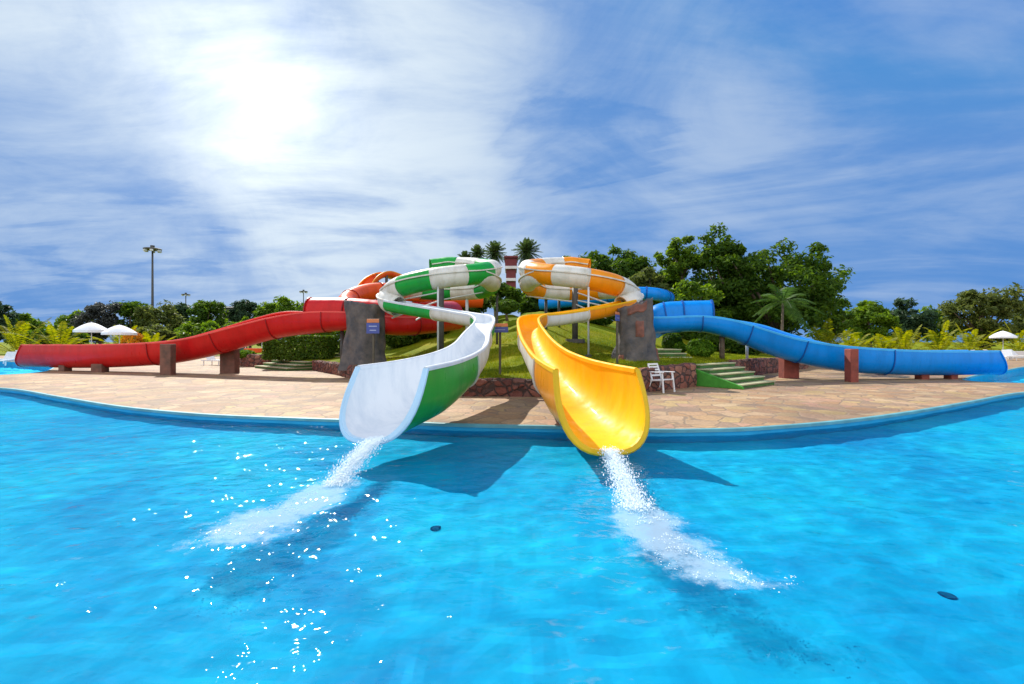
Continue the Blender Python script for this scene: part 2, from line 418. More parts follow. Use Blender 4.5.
    g1 = math_('POWER', math_('MINIMUM', wob, 1.0), 30.0); g2 = math_('POWER', math_('MINIMUM', wob, 1.0), 175.0)
    gc = N(nt, 'ShaderNodeVectorMath', operation='SCALE'); gc.inputs[0].default_value = (1.0, .96, .84)
    L(math_('ADD', math_('MULTIPLY', g1, 1.0), math_('MULTIPLY', g2, 5.5)), gc.inputs['Scale'])
    c = mix(1.0, c, gc.outputs[0], 'ADD')
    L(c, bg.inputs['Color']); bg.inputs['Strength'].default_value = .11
CLOUD_FAR = (2.35, 3.45, 5.5); CLOUD_NEAR = (5.9, 6.7, 7.2); SKY_TINT = (.60, 1.0, 1.2); SKY_LIM = (.72, 2.05, 4.9); SKY_OFF = (.3, .2, .9)
LOBES = [(590, 135, 110, -.17), (60, 215, 60, -.13), (110, 285, 90, -.10), (700, 150, 60, .05), (430, 90, 20, .06), (880, 100, 20, .10), (640, 40, 60, -.06), (930, 210, 60, .05), (470, 220, 60, .04)]
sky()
sc.view_settings.view_transform = 'Standard'; sc.view_settings.look = 'None'; sc.view_settings.gamma = 1; sc.view_settings.exposure = .3
sc.view_settings.use_curve_mapping = False
sc.cycles.max_bounces = 8; sc.cycles.transparent_max_bounces = 24; sc.cycles.use_denoising = True
sc.cycles.sample_clamp_indirect = 6; sc.cycles.caustics_reflective = False; sc.cycles.caustics_refractive = True

# ------------------------------------------------------------------ ground, deck, pools
px_edge = [(0, 388), (60, 397), (120, 406.5), (200, 414), (290, 418), (380, 421), (450, 424), (512, 425.5), (560, 426.5), (650, 429.5), (700, 429.5), (760, 427.5), (850, 420), (920, 410.5), (975, 401), (1024, 392.5)]
edge = [G(a, b) for a, b in px_edge]
main = [(p.x, p.y) for p in edge] + [(18.6, 15.6), (21, 12), (22, 5), (20, -6), (10, -15), (-10, -16), (-22, -8), (-27, 5), (-25, 14.5), (-21.5, 17)]
main = catmull(main, 8, True)
poolL = catmull([(-24.8, 23.6), (-25.1, 25.6), (-26.6, 27.6), (-30.3, 31.6), (-37, 37), (-46, 41), (-60, 41), (-62, 30), (-50, 23.2), (-35, 22.6), (-27, 22.9)], 6, True)
poolR = catmull([(20.2, 21.3), (18.9, 19.9), (19.5, 18.8), (24, 18.4), (40, 18.6), (58, 20), (60, 32), (48, 35.5), (36, 32.5), (28.5, 27.6), (23.4, 23.9)], 6, True)
deck_out = [(-90, -40), (90, -40), (90, 56), (-90, 56)]
def poly_fill(loops, z):
    bm = bmesh.new(); edges = []
    for lp in loops:
        vs = [bm.verts.new((x, y, z)) for x, y in lp]
        for i in range(len(vs)): edges.append(bm.edges.new((vs[i], vs[(i + 1) % len(vs)])))
    bmesh.ops.triangle_fill(bm, use_beauty=True, use_dissolve=False, edges=edges)
    for f in bm.faces:
        if f.normal.z < 0: f.normal_flip()
    mb = MB(); bm.verts.index_update()
    mb.v = [tuple(v.co) for v in bm.verts]; mb.f = [tuple(v.index for v in f.verts) for f in bm.faces]
    bm.free(); return mb
deck = build('deck', poly_fill([deck_out, main, poolL, poolR], 0), M['deck']); tag(deck, kind='structure')
g = build('ground', poly_fill([[(-3000, -3000), (3000, -3000), (3000, 3000), (-3000, 3000)], deck_out], 0), M['grass']); tag(g, kind='structure')
def offset_loop(lp, d):
    n = len(lp); out = []
    A = sum(lp[i][0] * lp[(i + 1) % n][1] - lp[(i + 1) % n][0] * lp[i][1] for i in range(n))
    sg = 1 if A > 0 else -1
    for i in range(n):
        a, b = Vector(lp[i - 1]), Vector(lp[(i + 1) % n]); t = (b - a).normalized()
        nn = Vector((t.y, -t.x)) * sg
        out.append((lp[i][0] + nn.x * d, lp[i][1] + nn.y * d))
    return out
def pool(lp, depth, wl, foamlines=()):
    # floor with unevenness added to waver shadow edges, reaching under the deck
    x0, x1 = min(p[0] for p in lp) - .3, max(p[0] for p in lp) + .3; y0, y1 = min(p[1] for p in lp) - .3, max(p[1] for p in lp) + .3
    nx = int((x1 - x0) / .17); ny = int((y1 - y0) / .17); rows = []
    for j in range(ny + 1):
        row = []
        for i in range(nx + 1):
            x = x0 + (x1 - x0) * i / nx; y = y0 + (y1 - y0) * j / ny
            row.append(Vector((x, y, -depth + .055 * noise.noise((x * 1.9, y * 1.9, 1.3)) + .03 * noise.noise((x * 5.1, y * 5.1, 4.3)))))
        rows.append(row)
    fl = build('pool_floor', MB().grid(rows), M['pool_paint'], smooth=True); tag(fl, kind='structure')
    mb = MB().grid([[Vector((x, y, -.005)) for x, y in lp], [Vector((x, y, -depth - .1)) for x, y in lp]], True)
    tag(build('pool_wall', mb, M['pool_wall'], smooth=True), kind='structure')
    i0, o1 = offset_loop(lp, -.02), offset_loop(lp, .07)
    r = [[Vector((x, y, -.05)) for x, y in i0], [Vector((x, y, .006)) for x, y in i0], [Vector((x, y, .012)) for x, y in offset_loop(lp, 0)], [Vector((x, y, .010)) for x, y in o1], [Vector((x, y, -.02)) for x, y in o1]]
    tag(build('pool_coping', MB().grid(r, True), M['coping'], smooth=False), kind='structure')
    x0, x1 = min(p[0] for p in lp) - .2, max(p[0] for p in lp) + .2; y0, y1 = min(p[1] for p in lp) - .2, max(p[1] for p in lp) + .2
    st_ = .075 if foamlines else .3; nx = int((x1 - x0) / st_); ny = int((y1 - y0) / st_); rows = []
    segs = [foam_samples(f_) for f_ in foamlines]; dens = []
    boxes = [(min(q[0] - q[2] for q in sg), max(q[0] + q[2] for q in sg), min(q[1] - q[2] for q in sg), max(q[1] + q[2] for q in sg)) for sg in segs]
    for j in range(ny + 1):
        row = []; y = y0 + (y1 - y0) * j / ny
        for i in range(nx + 1):
            x = x0 + (x1 - x0) * i / nx; d = 0.0
            for sg, bx in zip(segs, boxes):
                if bx[0] < x < bx[1] and bx[2] < y < bx[3]:
                    for q in sg:
                        e_ = 1 - math.hypot(x - q[0], y - q[1]) / q[2]
                        if e_ > 0: d = max(d, q[3] * min(1, e_ * 1.35))
            dens.append(d)
            near_ = 1.0 if (-9 < x < 9 and y < 13) else .6
            row.append(Vector((x, y, wl + .016 * noise.noise((x * .9, y * 1.1, .3)) + near_ * (.010 * noise.noise((x * 2.4, y * 2.8, 2.2)) + .0062 * noise.noise((x * 5.2, y * 6, 5.2))) + .012 * d * noise.noise((x * 6, y * 6, 8)))))
        rows.append(row)
    wa = build('water', MB().grid(rows), M['water'] if foamlines else M['calm_water'], smooth=True); tag(wa, kind='structure')
    at = wa.data.attributes.new('foam_amount', 'FLOAT', 'POINT'); at.data.foreach_set('value', dens)
    if not foamlines: return
    wa.cycles.is_caustics_caster = True; fl.cycles.is_caustics_receiver = True
def foam_samples(line):
    pts = [(G(a_, b_, -.12), c_ * G(a_, b_, -.12).y / F, d_) for a_, b_, c_, d_ in line]
    return catmull([(p.x, p.y, h_ * 2.7, d_) for p, h_, d_ in pts], 5)
FOAM_A = [(342, 482, 9, .8), (325, 492, 14, 1), (300, 505, 17, 1), (268, 518, 20, .95), (250, 527, 23, .9), (232, 535, 22, .6), (220, 540, 18, .25)]
FOAM_B = [(632, 500, 10, .8), (640, 514, 15, 1), (656, 530, 20, 1), (682, 552, 22, .95), (705, 568, 18, .85), (735, 577, 13, .7), (760, 580, 11, .45), (782, 577, 9, .25)]
sl.cycles.is_caustics_light = True
PD = .72
pool(main, PD, -.12, (FOAM_A, FOAM_B))
pool(poolL, .5, -.09)
pool(poolR, .5, -.09)

# ------------------------------------------------------------------ hill
HC = Vector((0.5, 33))
hb_pts = [(-26, 62, .3), (-21, 38, .7), (-17.6, 32.6, .75), (-14.86, 30.5, .5), (-11.4, 27.3, .5), (-8.4, 23.3, .52), (-4.5, 17, .5), (-2, 14.3, .46), (1.2, 14.1, .46), (4.2, 15.4, .7), (6.75, 17.45, .78),
          (8.75, 19.4, .8), (12.5, 24, .75), (17.5, 28.8, .6), (25, 40, .5), (30, 62, .3), (15, 80, .3), (-12, 80, .3)]
def hill_edge(th):
    d = Vector((math.cos(th), math.sin(th))); best = None
    n = len(hb_pts)
    for i in range(n):
        a = Vector(hb_pts[i][:2]) - HC; b = Vector(hb_pts[(i + 1) % n][:2]) - HC; e = b - a
        den = d.x * e.y - d.y * e.x
        if abs(den) < 1e-9: continue
        r = (a.x * e.y - a.y * e.x) / den; s = (a.x * d.y - a.y * d.x) / den
        if r > 0 and -1e-6 <= s <= 1 + 1e-6:
            if best is None or r < best[0]: best = (r, hb_pts[i][2] * (1 - s) + hb_pts[(i + 1) % n][2] * s)
    return best
def hz(x, y):
    v = Vector((x, y)) - HC; r = v.length
    R, h = hill_edge(math.atan2(v.y, v.x))
    if R < r: return 0.0
    p = Vector((x, y)); d = 1e9; n = len(hb_pts)
    for i in range(n):
        a = Vector(hb_pts[i][:2]); e = Vector(hb_pts[(i + 1) % n][:2]) - a
        q = a + e * max(0, min(1, (p - a).dot(e) / e.dot(e))); d = min(d, (p - q).length)
    return h + .08 * d + .22 * max(0, d - 4.0) - .25 * max(0, d - 12)
mb = MB(); NT = 180; NR = 40; rows = []
for j in range(NR + 1):
    row = []
    for i in range(NT):
        th = 2 * PI * i / NT
        R, h = hill_edge(th); r = (R - .12) * (1 - j / NR)
        x = HC.x + r * math.cos(th); y = HC.y + r * math.sin(th)
        zz = hz(x, y) + (.05 * noise.noise((x * .7, y * .7, 0)) if j else 0)
        row.append(Vector((x, y, zz)))
    rows.append(row)
rows.insert(0, [Vector((p.x, p.y, -.02)) for p in rows[0]])
mb.grid(rows, True)
tag(build('hill', mb, M['grass'], smooth=True), kind='structure')

# retaining walls of rubble stone
def rubble_wall(pts, label, seed, th=.4):
    n = 0; path = []
    for (a, b) in zip(pts[:-1], pts[1:]):
        a = Vector(a); b = Vector(b); k = max(2, int((b - a).length / .16))
        path += [a.lerp(b, i / k) for i in range(k)]
    path.append(Vector(pts[-1])); rows = []
    for i, p in enumerate(path):
        q = path[min(i + 1, len(path) - 1)] - path[max(i - 1, 0)]; t = Vector((q.x, q.y, 0)).normalized(); out = Vector((t.y, -t.x, 0))
        h = p.z; row = []
        for (o, z) in [(0.0, -.02), (.02, h * .25), (.02, h * .5), (.01, h * .75), (-.01, h), (-.08, h + .06), (-.25, h + .06), (-th, h + .03), (-th, -.02)]:
            v = Vector((p.x, p.y, z)) + out * o
            if z > 0: v += Vector((noise.noise(v * 4.1 + Vector((seed, 0, 0))), noise.noise(v * 4.3 + Vector((0, seed, 9))), .6 * noise.noise(v * 3.7 + Vector((5, 5, seed))))) * .085
            row.append(v)
        rows.append(row)
    o = build('stone_wall', MB().grid(rows), M['rubble'], smooth=False)
    bm = bmesh.new(); bm.from_mesh(o.data); bmesh.ops.contextual_create  # keep ends closed below
    m2 = MB(); m2.v = [tuple(v) for r in rows for v in r]; k = len(rows[0]); m2.f = [tuple(p.vertices) for p in o.data.polygons]
    bm.free()
    m2.f += [tuple(range(k)), tuple(range((len(rows) - 1) * k, len(rows) * k))]
    o.data.clear_geometry(); o.data.from_pydata(m2.v, [], m2.f)
    tag(o, label, 'stone wall')
rubble_wall([(-11.3, 27.15, .5), (-8.4, 23.15, .52), (-4.5, 16.85, .5), (-2, 14.15, .46), (1.2, 13.95, .46), (4.2, 15.25, .7), (6.6, 17.2, .78)], 'low red rubble retaining wall running along the foot of the grass mound behind both open chutes', 1)
rubble_wall([(-20.6, 37, .7), (-19.3, 34.2, .75), (-17.9, 31.6, .75), (-16.9, 30.9, .75), (-15.6, 30.9, .7)], 'short curved rubble planter wall at the left end of the clipped dark hedge', 2)
rubble_wall([(8.9, 19.4, .78), (12.6, 23.9, .75), (17.6, 28.7, .6), (25, 39.8, .5)], 'receding rubble wall right of the green steps, behind the blue slide', 3)

# ------------------------------------------------------------------ steps
def steps(origin, along, width, run, rise, n, label, topcol, side=True, land=0.0, z0=0.0):
    along = Vector((*along, 0)).normalized(); up = Vector((0, 0, 1)); asc = Vector((-along.y, along.x, 0))
    R = Matrix((along, asc, up)).transposed(); o = Vector((*origin, z0))
    t = thing('stairs', label, 'stairs', o)
    tot = n * run + land
    for k in range(n):
        d = tot - k * run
        c = o + along * width / 2 + asc * (k * run + d / 2) + up * (rise * (k + .5) - .02)
        st_o = build('step', MB().box(c, (width - .004 * k, d, rise - .035), R), M['step_green'], t, bevel=.015)
        c = o + along * width / 2 + asc * (k * run + d / 2 - .02) + up * (rise * (k + 1) - .035)
        build('tread', MB().box(c, (width + .05 - .004 * k, d + .03, .05), R), topcol, st_o, bevel=.012)
    if side:
        th = .1; prof = [(-.15, 0), (-.1, .10), (tot, rise * n + .06), (tot, 0)]
        a = [o + asc * u + up * v - along * .06 for u, v in prof]; b = [p - along * th for p in a]
        build('side_wall', MB().add(a + b, [(0, 1, 2, 3), (7, 6, 5, 4), (0, 4, 5, 1), (1, 5, 6, 2), (2, 6, 7, 3), (3, 7, 4, 0)]), M['flank_green'], t, bevel=.02)
    return t
steps((7.78, 16.3), (.77, .64), 2.7, .37, .16, 5, 'green painted steps with bright green flank, five treads, right of the white chair', M['step_top'], True, .5)
steps((-15.8, 29.5), (.74, -.67), 4.6, .5, .165, 3, 'wide low green steps in front of the dark hedge on the left', M['step_top'], False, .6)
steps((5.9, 19.9), (.98, .2), 1.7, .4, .16, 3, 'small upper flight of green steps beside the right stump tower', M['step_top'], False, 1.2, .82)
steps((-11.2, 29.6), (.98, -.2), 2.2, .45, .17, 4, 'small upper flight of steps beside the left stump tower', M['step_top'], False, 1.0, .55)

# ------------------------------------------------------------------ slides
def frames(path, banks=None):
    fr = []
    n = len(path)
    for i in range(n):
        t = (path[min(i + 1, n - 1)] - path[max(i - 1, 0)]).normalized()
        s = t.cross(Vector((0, 0, 1))).normalized(); u = s.cross(t)
        if banks:
            q = Matrix.Rotation(banks[i], 3, t); s = q @ s; u = q @ u
        fr.append((path[i], t, s, u))
    return fr
def sample(ctrl, per=12):
    """ctrl rows: (px, py, Y, width, depth, bank degrees) -> frames and sizes"""
    rows = [(*P(a, b, c), w_, d_, k) for a, b, c, w_, d_, k in ctrl]
    rows = catmull(rows, per)
    path = [Vector(r[:3]) for r in rows]
    return frames(path, [math.radians(r[5]) for r in rows]), [r[3] for r in rows], [r[4] for r in rows]
def U0(fr, w_, d_, off=0.0, na=22, p=.84, ext=0.0):
    c, t, s, u = fr; out = []
    for k in range(na + 1):
        a = PI * k / na
        out.append(c + s * (-(w_ / 2 + off) * math.copysign(abs(math.cos(a)) ** .62, math.cos(a)) * (1 + .11 * abs(math.sin(2 * a)))) - u * ((d_ + off) * (math.sin(a) ** p)) + u * ext)
    return out
def circ(fr, r, n=24, off=0.0):
    c, t, s, u = fr
    return [c + (s * math.cos(2 * PI * k / n) + u * math.sin(2 * PI * k / n)) * (r + off) for k in range(n)]
def trough(root, fr, W, Dp, inner, shells, seglen, rimmat, cut=0.0, shellnames='shell_panel', th=.05, mouth=None, flange=None, i_end=None, rim_w=.075, joint=None):
    n = len(fr)
    def U(f_, w_, d_, off=0.0, na=22, p=.84, ext=0.0, i=None):
        r_ = U0(f_, w_, d_, off, na, p, ext)
        if cut and i is not None:
            k = max(0.0, 1 - (n - 1 - i) / 8.0) * cut
            r_ = [v + f_[1] * (k * (math.sin(PI * j / na) ** p)) for j, v in enumerate(r_)]
        return r_
    chn = build('channel', MB().grid([U(fr[i], W[i], Dp[i], i=i) for i in range(n)]), inner, root, smooth=True)
    k0 = 0; c = 0
    while k0 < n - 1:
        k1 = min(n - 1, k0 + seglen)
        if n - 1 - k1 < seglen * .4: k1 = n - 1
        build(shellnames, MB().grid([U(fr[i], W[i], Dp[i], th, i=i) for i in range(k0, k1 + 1)]), shells[c % len(shells)], root, smooth=True)
        if joint is not None and k1 < n - 1:
            rr = []
            for j in (-.02, .02):
                p_, t_, s_, u_ = fr[k1]
                rr.append(U((p_ + t_ * j, t_, s_, u_), W[k1], Dp[k1], th + .003)); rr.append(U((p_ + t_ * j, t_, s_, u_), W[k1], Dp[k1], th + .035))
            build('joint_flange', MB().grid([rr[0], rr[1], rr[3], rr[2]]), joint, root)
        k0 = k1; c += 1
    for sgn in (-1, 1):     # rolled rims
        rows = []
        for i in range(n):
            p_, t_, s_, u_ = fr[i]; e = p_ + s_ * sgn * (W[i] / 2 + th / 2)
            rows.append([e + s_ * rim_w / 2 * a + u_ * b for a, b in ((-1, -.03), (-1, .02), (-.5, .04), (.5, .04), (1, .02), (1, -.05))])
        m = MB().grid(rows, True); q = len(rows[0])
        m.f += [tuple(range(q)), tuple(range((n - 1) * q, n * q))]
        build('rim', m, rimmat, chn, smooth=False)
    if mouth:
        rows = []
        p_, t_, s_, u_ = fr[-1]
        for (o, j) in ((-.003, -.05), (-.003, .02), (.06, .03), (.085, .01), (.085, -.03), (th, -.05)):
            rows.append(U((p_ + t_ * j, t_, s_, u_), W[-1], Dp[-1], o, ext=.02, i=n - 1))
        build('mouth_lip', MB().grid(rows), mouth, chn, smooth=False)
def tube_run(root, fr, r, mats, seglen, seam=None, th=.04, first=0, name='tube_section', joint=None, merge=.3):
    n = len(fr); k0 = 0; c = first
    while k0 < n - 1:
        k1 = min(n - 1, k0 + seglen)
        if n - 1 - k1 < seglen * merge: k1 = n - 1
        rows = [circ(fr[i], r) for i in range(k0, k1 + 1)]
        inner = [circ(fr[i], r - th) for i in range(k1, k0 - 1, -1)]
        m = MB().grid(rows + inner + [rows[0]], True)
        build(name, m, mats[c % len(mats)], root, smooth=True)
        if joint is not None:
            rr = []
            p_, t_, s_, u_ = fr[k1]
            for (o, j) in ((-.01, -.025), (.04, -.025), (.04, .025), (-.01, .025)):
                rr.append(circ((p_ + t_ * j, t_, s_, u_), r, 24, o))
            build('joint_flange', MB().grid(rr, True), joint, root)
        k0 = k1; c += 1
    if seam is not None:
        for sgn in (-1, 1):
            rows = []
            for i in range(n):
                p_, t_, s_, u_ = fr[i]
                rows.append([p_ + s_ * sgn * (r + a) + u_ * (.12 + b) for a, b in ((-.02, -.025), (.05, -.025), (.05, .025), (-.02, .025))])
            m = MB().grid(rows, True)
            build('seam_flange', m, seam, root)

def mx(px): return 1020 - px     # the two spiral slides mirror each other about this picture column's plane
def spiral_slide(mirror, root, colA, colB, inner, rim, mouthmat, chute_ctrl, seam):
    # tube: helix seen from below, then a tight turn into the open chute
    cx, cy, R, r = -3.25, 22.2, 2.32, .45
    def H(a, z): # a = 0 near side, increasing towards the left end
        return Vector((cx - R * math.sin(a), cy - R * math.cos(a), z))
    keys = [(-202, 5.36), (-180, 5.5), (-150, 5.42), (-90, 4.95), (-45, 4.5), (0, 4.22), (40, 3.95), (70, 3.7)]
    pts = []
    for k in range(0, 25):
        a = -202 + 272 * k / 24
        for (a0, z0), (a1, z1) in zip(keys[:-1], keys[1:]):
            if a0 <= a <= a1 + 1e-6: z = z0 + (z1 - z0) * (a - a0) / (a1 - a0); break
        pts.append(H(math.radians(a), z))
    tail = [Vector((-5.42, 20.95, 3.48)), Vector((-5.2, 20.5, 3.28)), Vector((-4.8, 20.25, 3.1))]
    path = [Vector(p) for p in catmull(pts + tail, 3)]
    low = [H(math.radians(a), 4.14 + max(0, a - 225) / 87 * .36) for a in range(100, 313, 6)]
    if mirror:
        mxw = lambda p: Vector((2 * (510 - 512) / F * p.y - p.x, p.y, p.z))
        path = [mxw(p) for p in path]; low = [mxw(p) for p in low]
    tube_run(root, frames(path), r, [colA, colB], 9, seam, merge=1.35)
    tube_run(root, frames(low), r * .92, [colB, colA], 7, seam)
    fr, W, D = sample(chute_ctrl, 10)
    trough(root, fr, W, D, inner, [colA, colB], 20, rim, cut=.7, mouth=mouthmat, joint=seam)
    return path

t = thing('water_slide', 'white open chute with green and white striped spiral tube, pouring into the pool', 'water slide', (-3.2, 20, 0), 'spiral water slides on the mound')
spiral_slide(False, t, M['green'], M['shell_white'], M['white'], M['white'], M['rim_blue'], [
    (392, 301, 20.3, .72, .42, 0), (415, 305, 19.2, .7, .4, 0), (440, 309, 18.1, .7, .38, 0), (464, 313, 17.0, .68, .38, 0), (481, 316, 16.0, .62, .38, 0), (484.5, 321.5, 14.9, .54, .4, 0), (477, 333, 13.2, .64, .46, 0),
    (470, 345, 11.6, .76, .54, 0), (455, 354, 10.2, .88, .68, 0), (428, 362, 8.95, 1.08, .88, 0), (391, 368.5, 7.9, 1.27, 1.03, 0)], M['shell_white'])
t = thing('water_slide', 'bright yellow open chute with orange and white striped spiral tube above it', 'water slide', (3.2, 20, 0), 'spiral water slides on the mound')
spiral_slide(True, t, M['orange'], M['shell_white'], M['yellow'], M['yellow'], M['rim_yellow'], [
    (628, 301, 20.3, .72, .42, 0), (605, 306, 19.2, .7, .4, 0), (580, 310.5, 18.1, .7, .38, 0), (555, 314, 17.0, .68, .38, 0), (537, 315.5, 16.0, .62, .38, 0), (528.5, 320, 14.9, .58, .42, 0), (534, 335, 12.9, .68, .5, 0),
    (545.5, 349, 11.2, .78, .6, 0), (560, 358.5, 9.9, .96, .76, 0), (577, 365, 8.9, 1.14, .98, 0), (597, 370.5, 7.8, 1.3, 1.15, 0)], M['shell_white'])

t = thing('water_slide', 'long red flume, open trough on the left and closed tube behind the left stump tower', 'water slide', (-15, 24.5, 0), 'long side flumes')
ctrl = [(452, 315, 26.5, 1.4, .78, 0), (425, 317, 24, 1.45, .78, 0), (398, 318, 22.9, 1.45, .78, 0), (372, 315, 22.8, 1.45, .78, 0), (345, 313, 22.9, 1.45, .8, 0), (310, 313, 23, 1.42, .95, -3), (275, 315.5, 23.3, 1.4, 1.05, -16), (240, 324, 23.7, 1.38, 1.1, -18), (200, 335, 24.3, 1.36, 1.12, -15), (160, 342, 25, 1.35, 1.13, -6), (95, 345, 26.2, 1.35, 1.2, 0), (37, 345, 27.2, 1.35, 1.2, 0)]
fr, W, D = sample(ctrl, 10)
trough(t, fr, W, D, M['red'], [M['red']], 15, M['rim_red'], cut=.75, joint=M['red_dark'], mouth=M['red'])
ctube = [(452, 314, 26.5, 1, 1, 0), (425, 316, 24, 1, 1, 0), (398, 317, 22.9, 1, 1, 0), (372, 314.5, 22.8, 1, 1, 0), (345, 312.5, 22.9, 1, 1, 0), (311, 312.5, 23, 1, 1, 0)]
tube_run(t, sample(ctube, 10)[0], .70, [M['red']], 13, None, joint=M['red_dark'])
cup = [(482, 300, 31, 1, 1, 0), (450, 299, 30.5, 1, 1, 0), (415, 294, 30, 1, 1, 0), (380, 291, 29, 1, 1, 0), (358, 295, 27.5, 1, 1, 0), (346, 303, 25.8, 1, 1, 0), (350, 311, 24.6, 1, 1, 0)]
tube_run(t, sample(cup, 10)[0], .50, [M['red_orange']], 15, None, joint=M['red_dark'])
t = thing('water_slide', 'long blue flume, closed tube by the trees running out as open trough on the right', 'water slide', (15, 20.5, 0), 'long side flumes')
ctrl = [(620, 317, 22, 1.3, .7, 0), (645, 318, 21.6, 1.3, .7, 0), (665, 318, 21.3, 1.3, .62, 0), (700, 317, 21, 1.28, .6, 0), (730, 320, 20.8, 1.28, .75, 5), (765, 328, 20.7, 1.28, .95, 14), (800, 338, 20.6, 1.26, 1.0, 12), (850, 347, 20.6, 1.25, 1.03, 3), (915, 351, 20.8, 1.25, 1.0, 0), (983, 351, 21.1, 1.25, .98, 0)]
fr, W, D = sample(ctrl, 10)
trough(t, fr, W, D, M['blue'], [M['blue']], 15, M['rim_sky'], cut=.55, joint=M['blue_dark'], mouth=M['blue'])
ctube = [(650, 326, 21.8, 1, 1, 0), (657, 320.5, 21.5, 1, 1, 0), (666, 317, 21.3, 1, 1, 0), (682, 316, 21.2, 1, 1, 0), (711, 315.5, 20.95, 1, 1, 0)]
tube_run(t, sample(ctube, 10)[0], .66, [M['blue']], 10, None, joint=M['blue_dark'])
cup = [(540, 304, 31, 1, 1, 0), (590, 299, 30, 1, 1, 0), (625, 294, 28.8, 1, 1, 0), (646, 293.5, 28.2, 1, 1, 0), (660, 295, 28.6, 1, 1, 0), (668, 298, 30.5, 1, 1, 0)]
tube_run(t, sample(cup, 10)[0], .38, [M['blue']], 15, None, joint=M['blue_dark'])
t = thing('water_slide', 'orange arched slide end high behind the green striped spiral', 'water slide', P(380, 300, 34))
fr, W, D = sample([(358, 300, 31, .9, .35, 0), (363, 288, 32, .9, .35, 0), (372, 277, 33, .9, .35, 0), (385, 272, 34, .9, .35, 0), (400, 276, 35, .9, .35, 0), (420, 281, 36, .9, .35, 0)], 8)
trough(t, fr, W, D, M['red_orange'], [M['red_orange']], 14, M['orange'])
for q in (377.5, 386.5): build('post', MB().tube([P(q, 274, 33.6), P(q, 310, 33.6)], .1, 8), M['dark_steel'], t)

# ------------------------------------------------------------------ pillars and posts under the slides
def pillar(px, ptop, pbot, wpx, mat, label, group, dpth=.5):
    Y = CH * F / (pbot - 342); x = (px - 512) / F * Y; zt = CH - (ptop - 342) / F * Y; w_ = wpx / F * Y
    o = build('support_pillar', MB().box((x, Y + dpth / 2, zt / 2 - .02), (w_, dpth, zt + .04)), mat, bevel=.03)
    tag(o, label, 'pillar', group)
gp = 'concrete pillars under the red flume'
pillar(165, 344, 375.2, 11, M['brown_pillar'], 'tall brown pillar clasping the front of the red trough midway', gp, .4)
pillar(227, 347, 373.2, 15, M['brown_pillar'], 'wide brown pillar under the rising part of the red trough', gp)
pillar(96, 364, 372.4, 11, M['brown_pillar'], 'low brown pillar under the flat part of the red trough', gp)
pillar(61, 365, 371.5, 6, M['brown_pillar'], 'lowest narrow brown pillar nearest the red trough mouth', gp)
gp = 'concrete pillars under the blue flume'
pillar(792, 354, 378.5, 15, M['red_pillar'], 'wide red-brown pillar under the sloping blue trough', gp)
pillar(855, 349, 382.2, 8, M['red_pillar'], 'tall narrow red-brown pillar clasping the front of the blue trough', gp, .4)
pillar(926, 371, 379.5, 8, M['red_pillar'], 'low red-brown pillar midway under the flat blue trough', gp, .4)
pillar(955, 372, 379.2, 7, M['red_pillar'], 'lowest red-brown pillar near the blue trough mouth', gp, .4)
def post(px, pt, Y, rad, mat, label, bot=None, base=True, group='steel posts under the spirals'):
    top = P(px, pt, Y); z0 = (hz(top.x, top.y) - .1) if bot is None else P(px, bot, Y).z
    e = thing('support_post', label, 'post', (top.x, top.y, z0), group)
    build('shaft', MB().tube([(top.x, top.y, z0), top], rad, 10), mat, e, smooth=True)
    if base: build('base_plate', MB().lathe([(0.01, z0 + .2), (rad * 3.2, z0 + .18), (rad * 3.4, z0)], (top.x, top.y, 0), 14), M['dark_steel'], e)
    return e
post(438, 287, 19.7, .04, M['steel'], 'thin white pole under the green striped spiral')
post(588.5, 287, 19.6, .04, M['steel'], 'thin white pole under the orange striped spiral')
post(441, 286, 22.2, .14, M['dark_steel'], 'thick dark centre column inside the green striped spiral')
post(575, 286, 22.2, .14, M['dark_steel'], 'thick dark centre column inside the orange striped spiral')
post(467, 295, 24.2, .08, M['steel'], 'grey post under the far side of the green striped spiral', base=False)
post(546, 297, 24.2, .08, M['dark_steel'], 'dark post under the far left side of the orange striped spiral', base=False)
post(559, 297, 25, .07, M['dark_steel'], 'slim dark post close to the orange spiral centre column', base=False)
post(497, 296, 23, .06, M['dark_steel'], 'dark post at the right edge of the green striped spiral', base=False)
post(309, 327, 30, .09, M['dark_steel'], 'dark post under the open start of the red trough', group='posts under the side flumes', base=False)
post(342, 326, 23, .09, M['dark_steel'], 'dark post under the red tube beside the stump tower', group='posts under the side flumes', base=False)
post(722, 332, 20.9, .11, M['trunk'], 'wooden post under the start of the blue trough', group='posts under the side flumes', base=False)
post(747, 338, 22, .06, M['steel'], 'pale post behind the blue trough on the grass', group='posts under the side flumes', base=False)
def brace(pts, label):
    o = build('brace_frame', (lambda m: [m.tube([a, b], .035, 6) for a, b in pts] and m)(MB()), M['steel']); tag(o, label, 'brace', 'steel braces under the spirals')
b = [(P(441, 315, 22.2), P(388, 306, 21)), (P(441, 300, 22.2), P(392, 318, 20.6)), (P(441, 292, 22.2), P(400, 300, 21)), (P(441, 306, 22.2), P(416, 320, 20)), (P(441, 300, 22.2), P(485, 292, 23))]
brace(b, 'thin pale struts from the column carrying the green striped spiral')
b = [(P(mx(a) if 0 else 1016 - a, y_, Y_), P(1016 - c, d_, Y2)) for a, y_, Y_, c, d_, Y2 in ((441, 315, 22.2, 388, 304, 21), (441, 300, 22.2, 392, 310, 20.6), (441, 292, 22.2, 400, 306, 21), (441, 304, 22.2, 410, 318, 20), (441, 302, 22.2, 490, 296, 23))]
brace(b, 'thin pale struts from the column carrying the orange striped spiral')

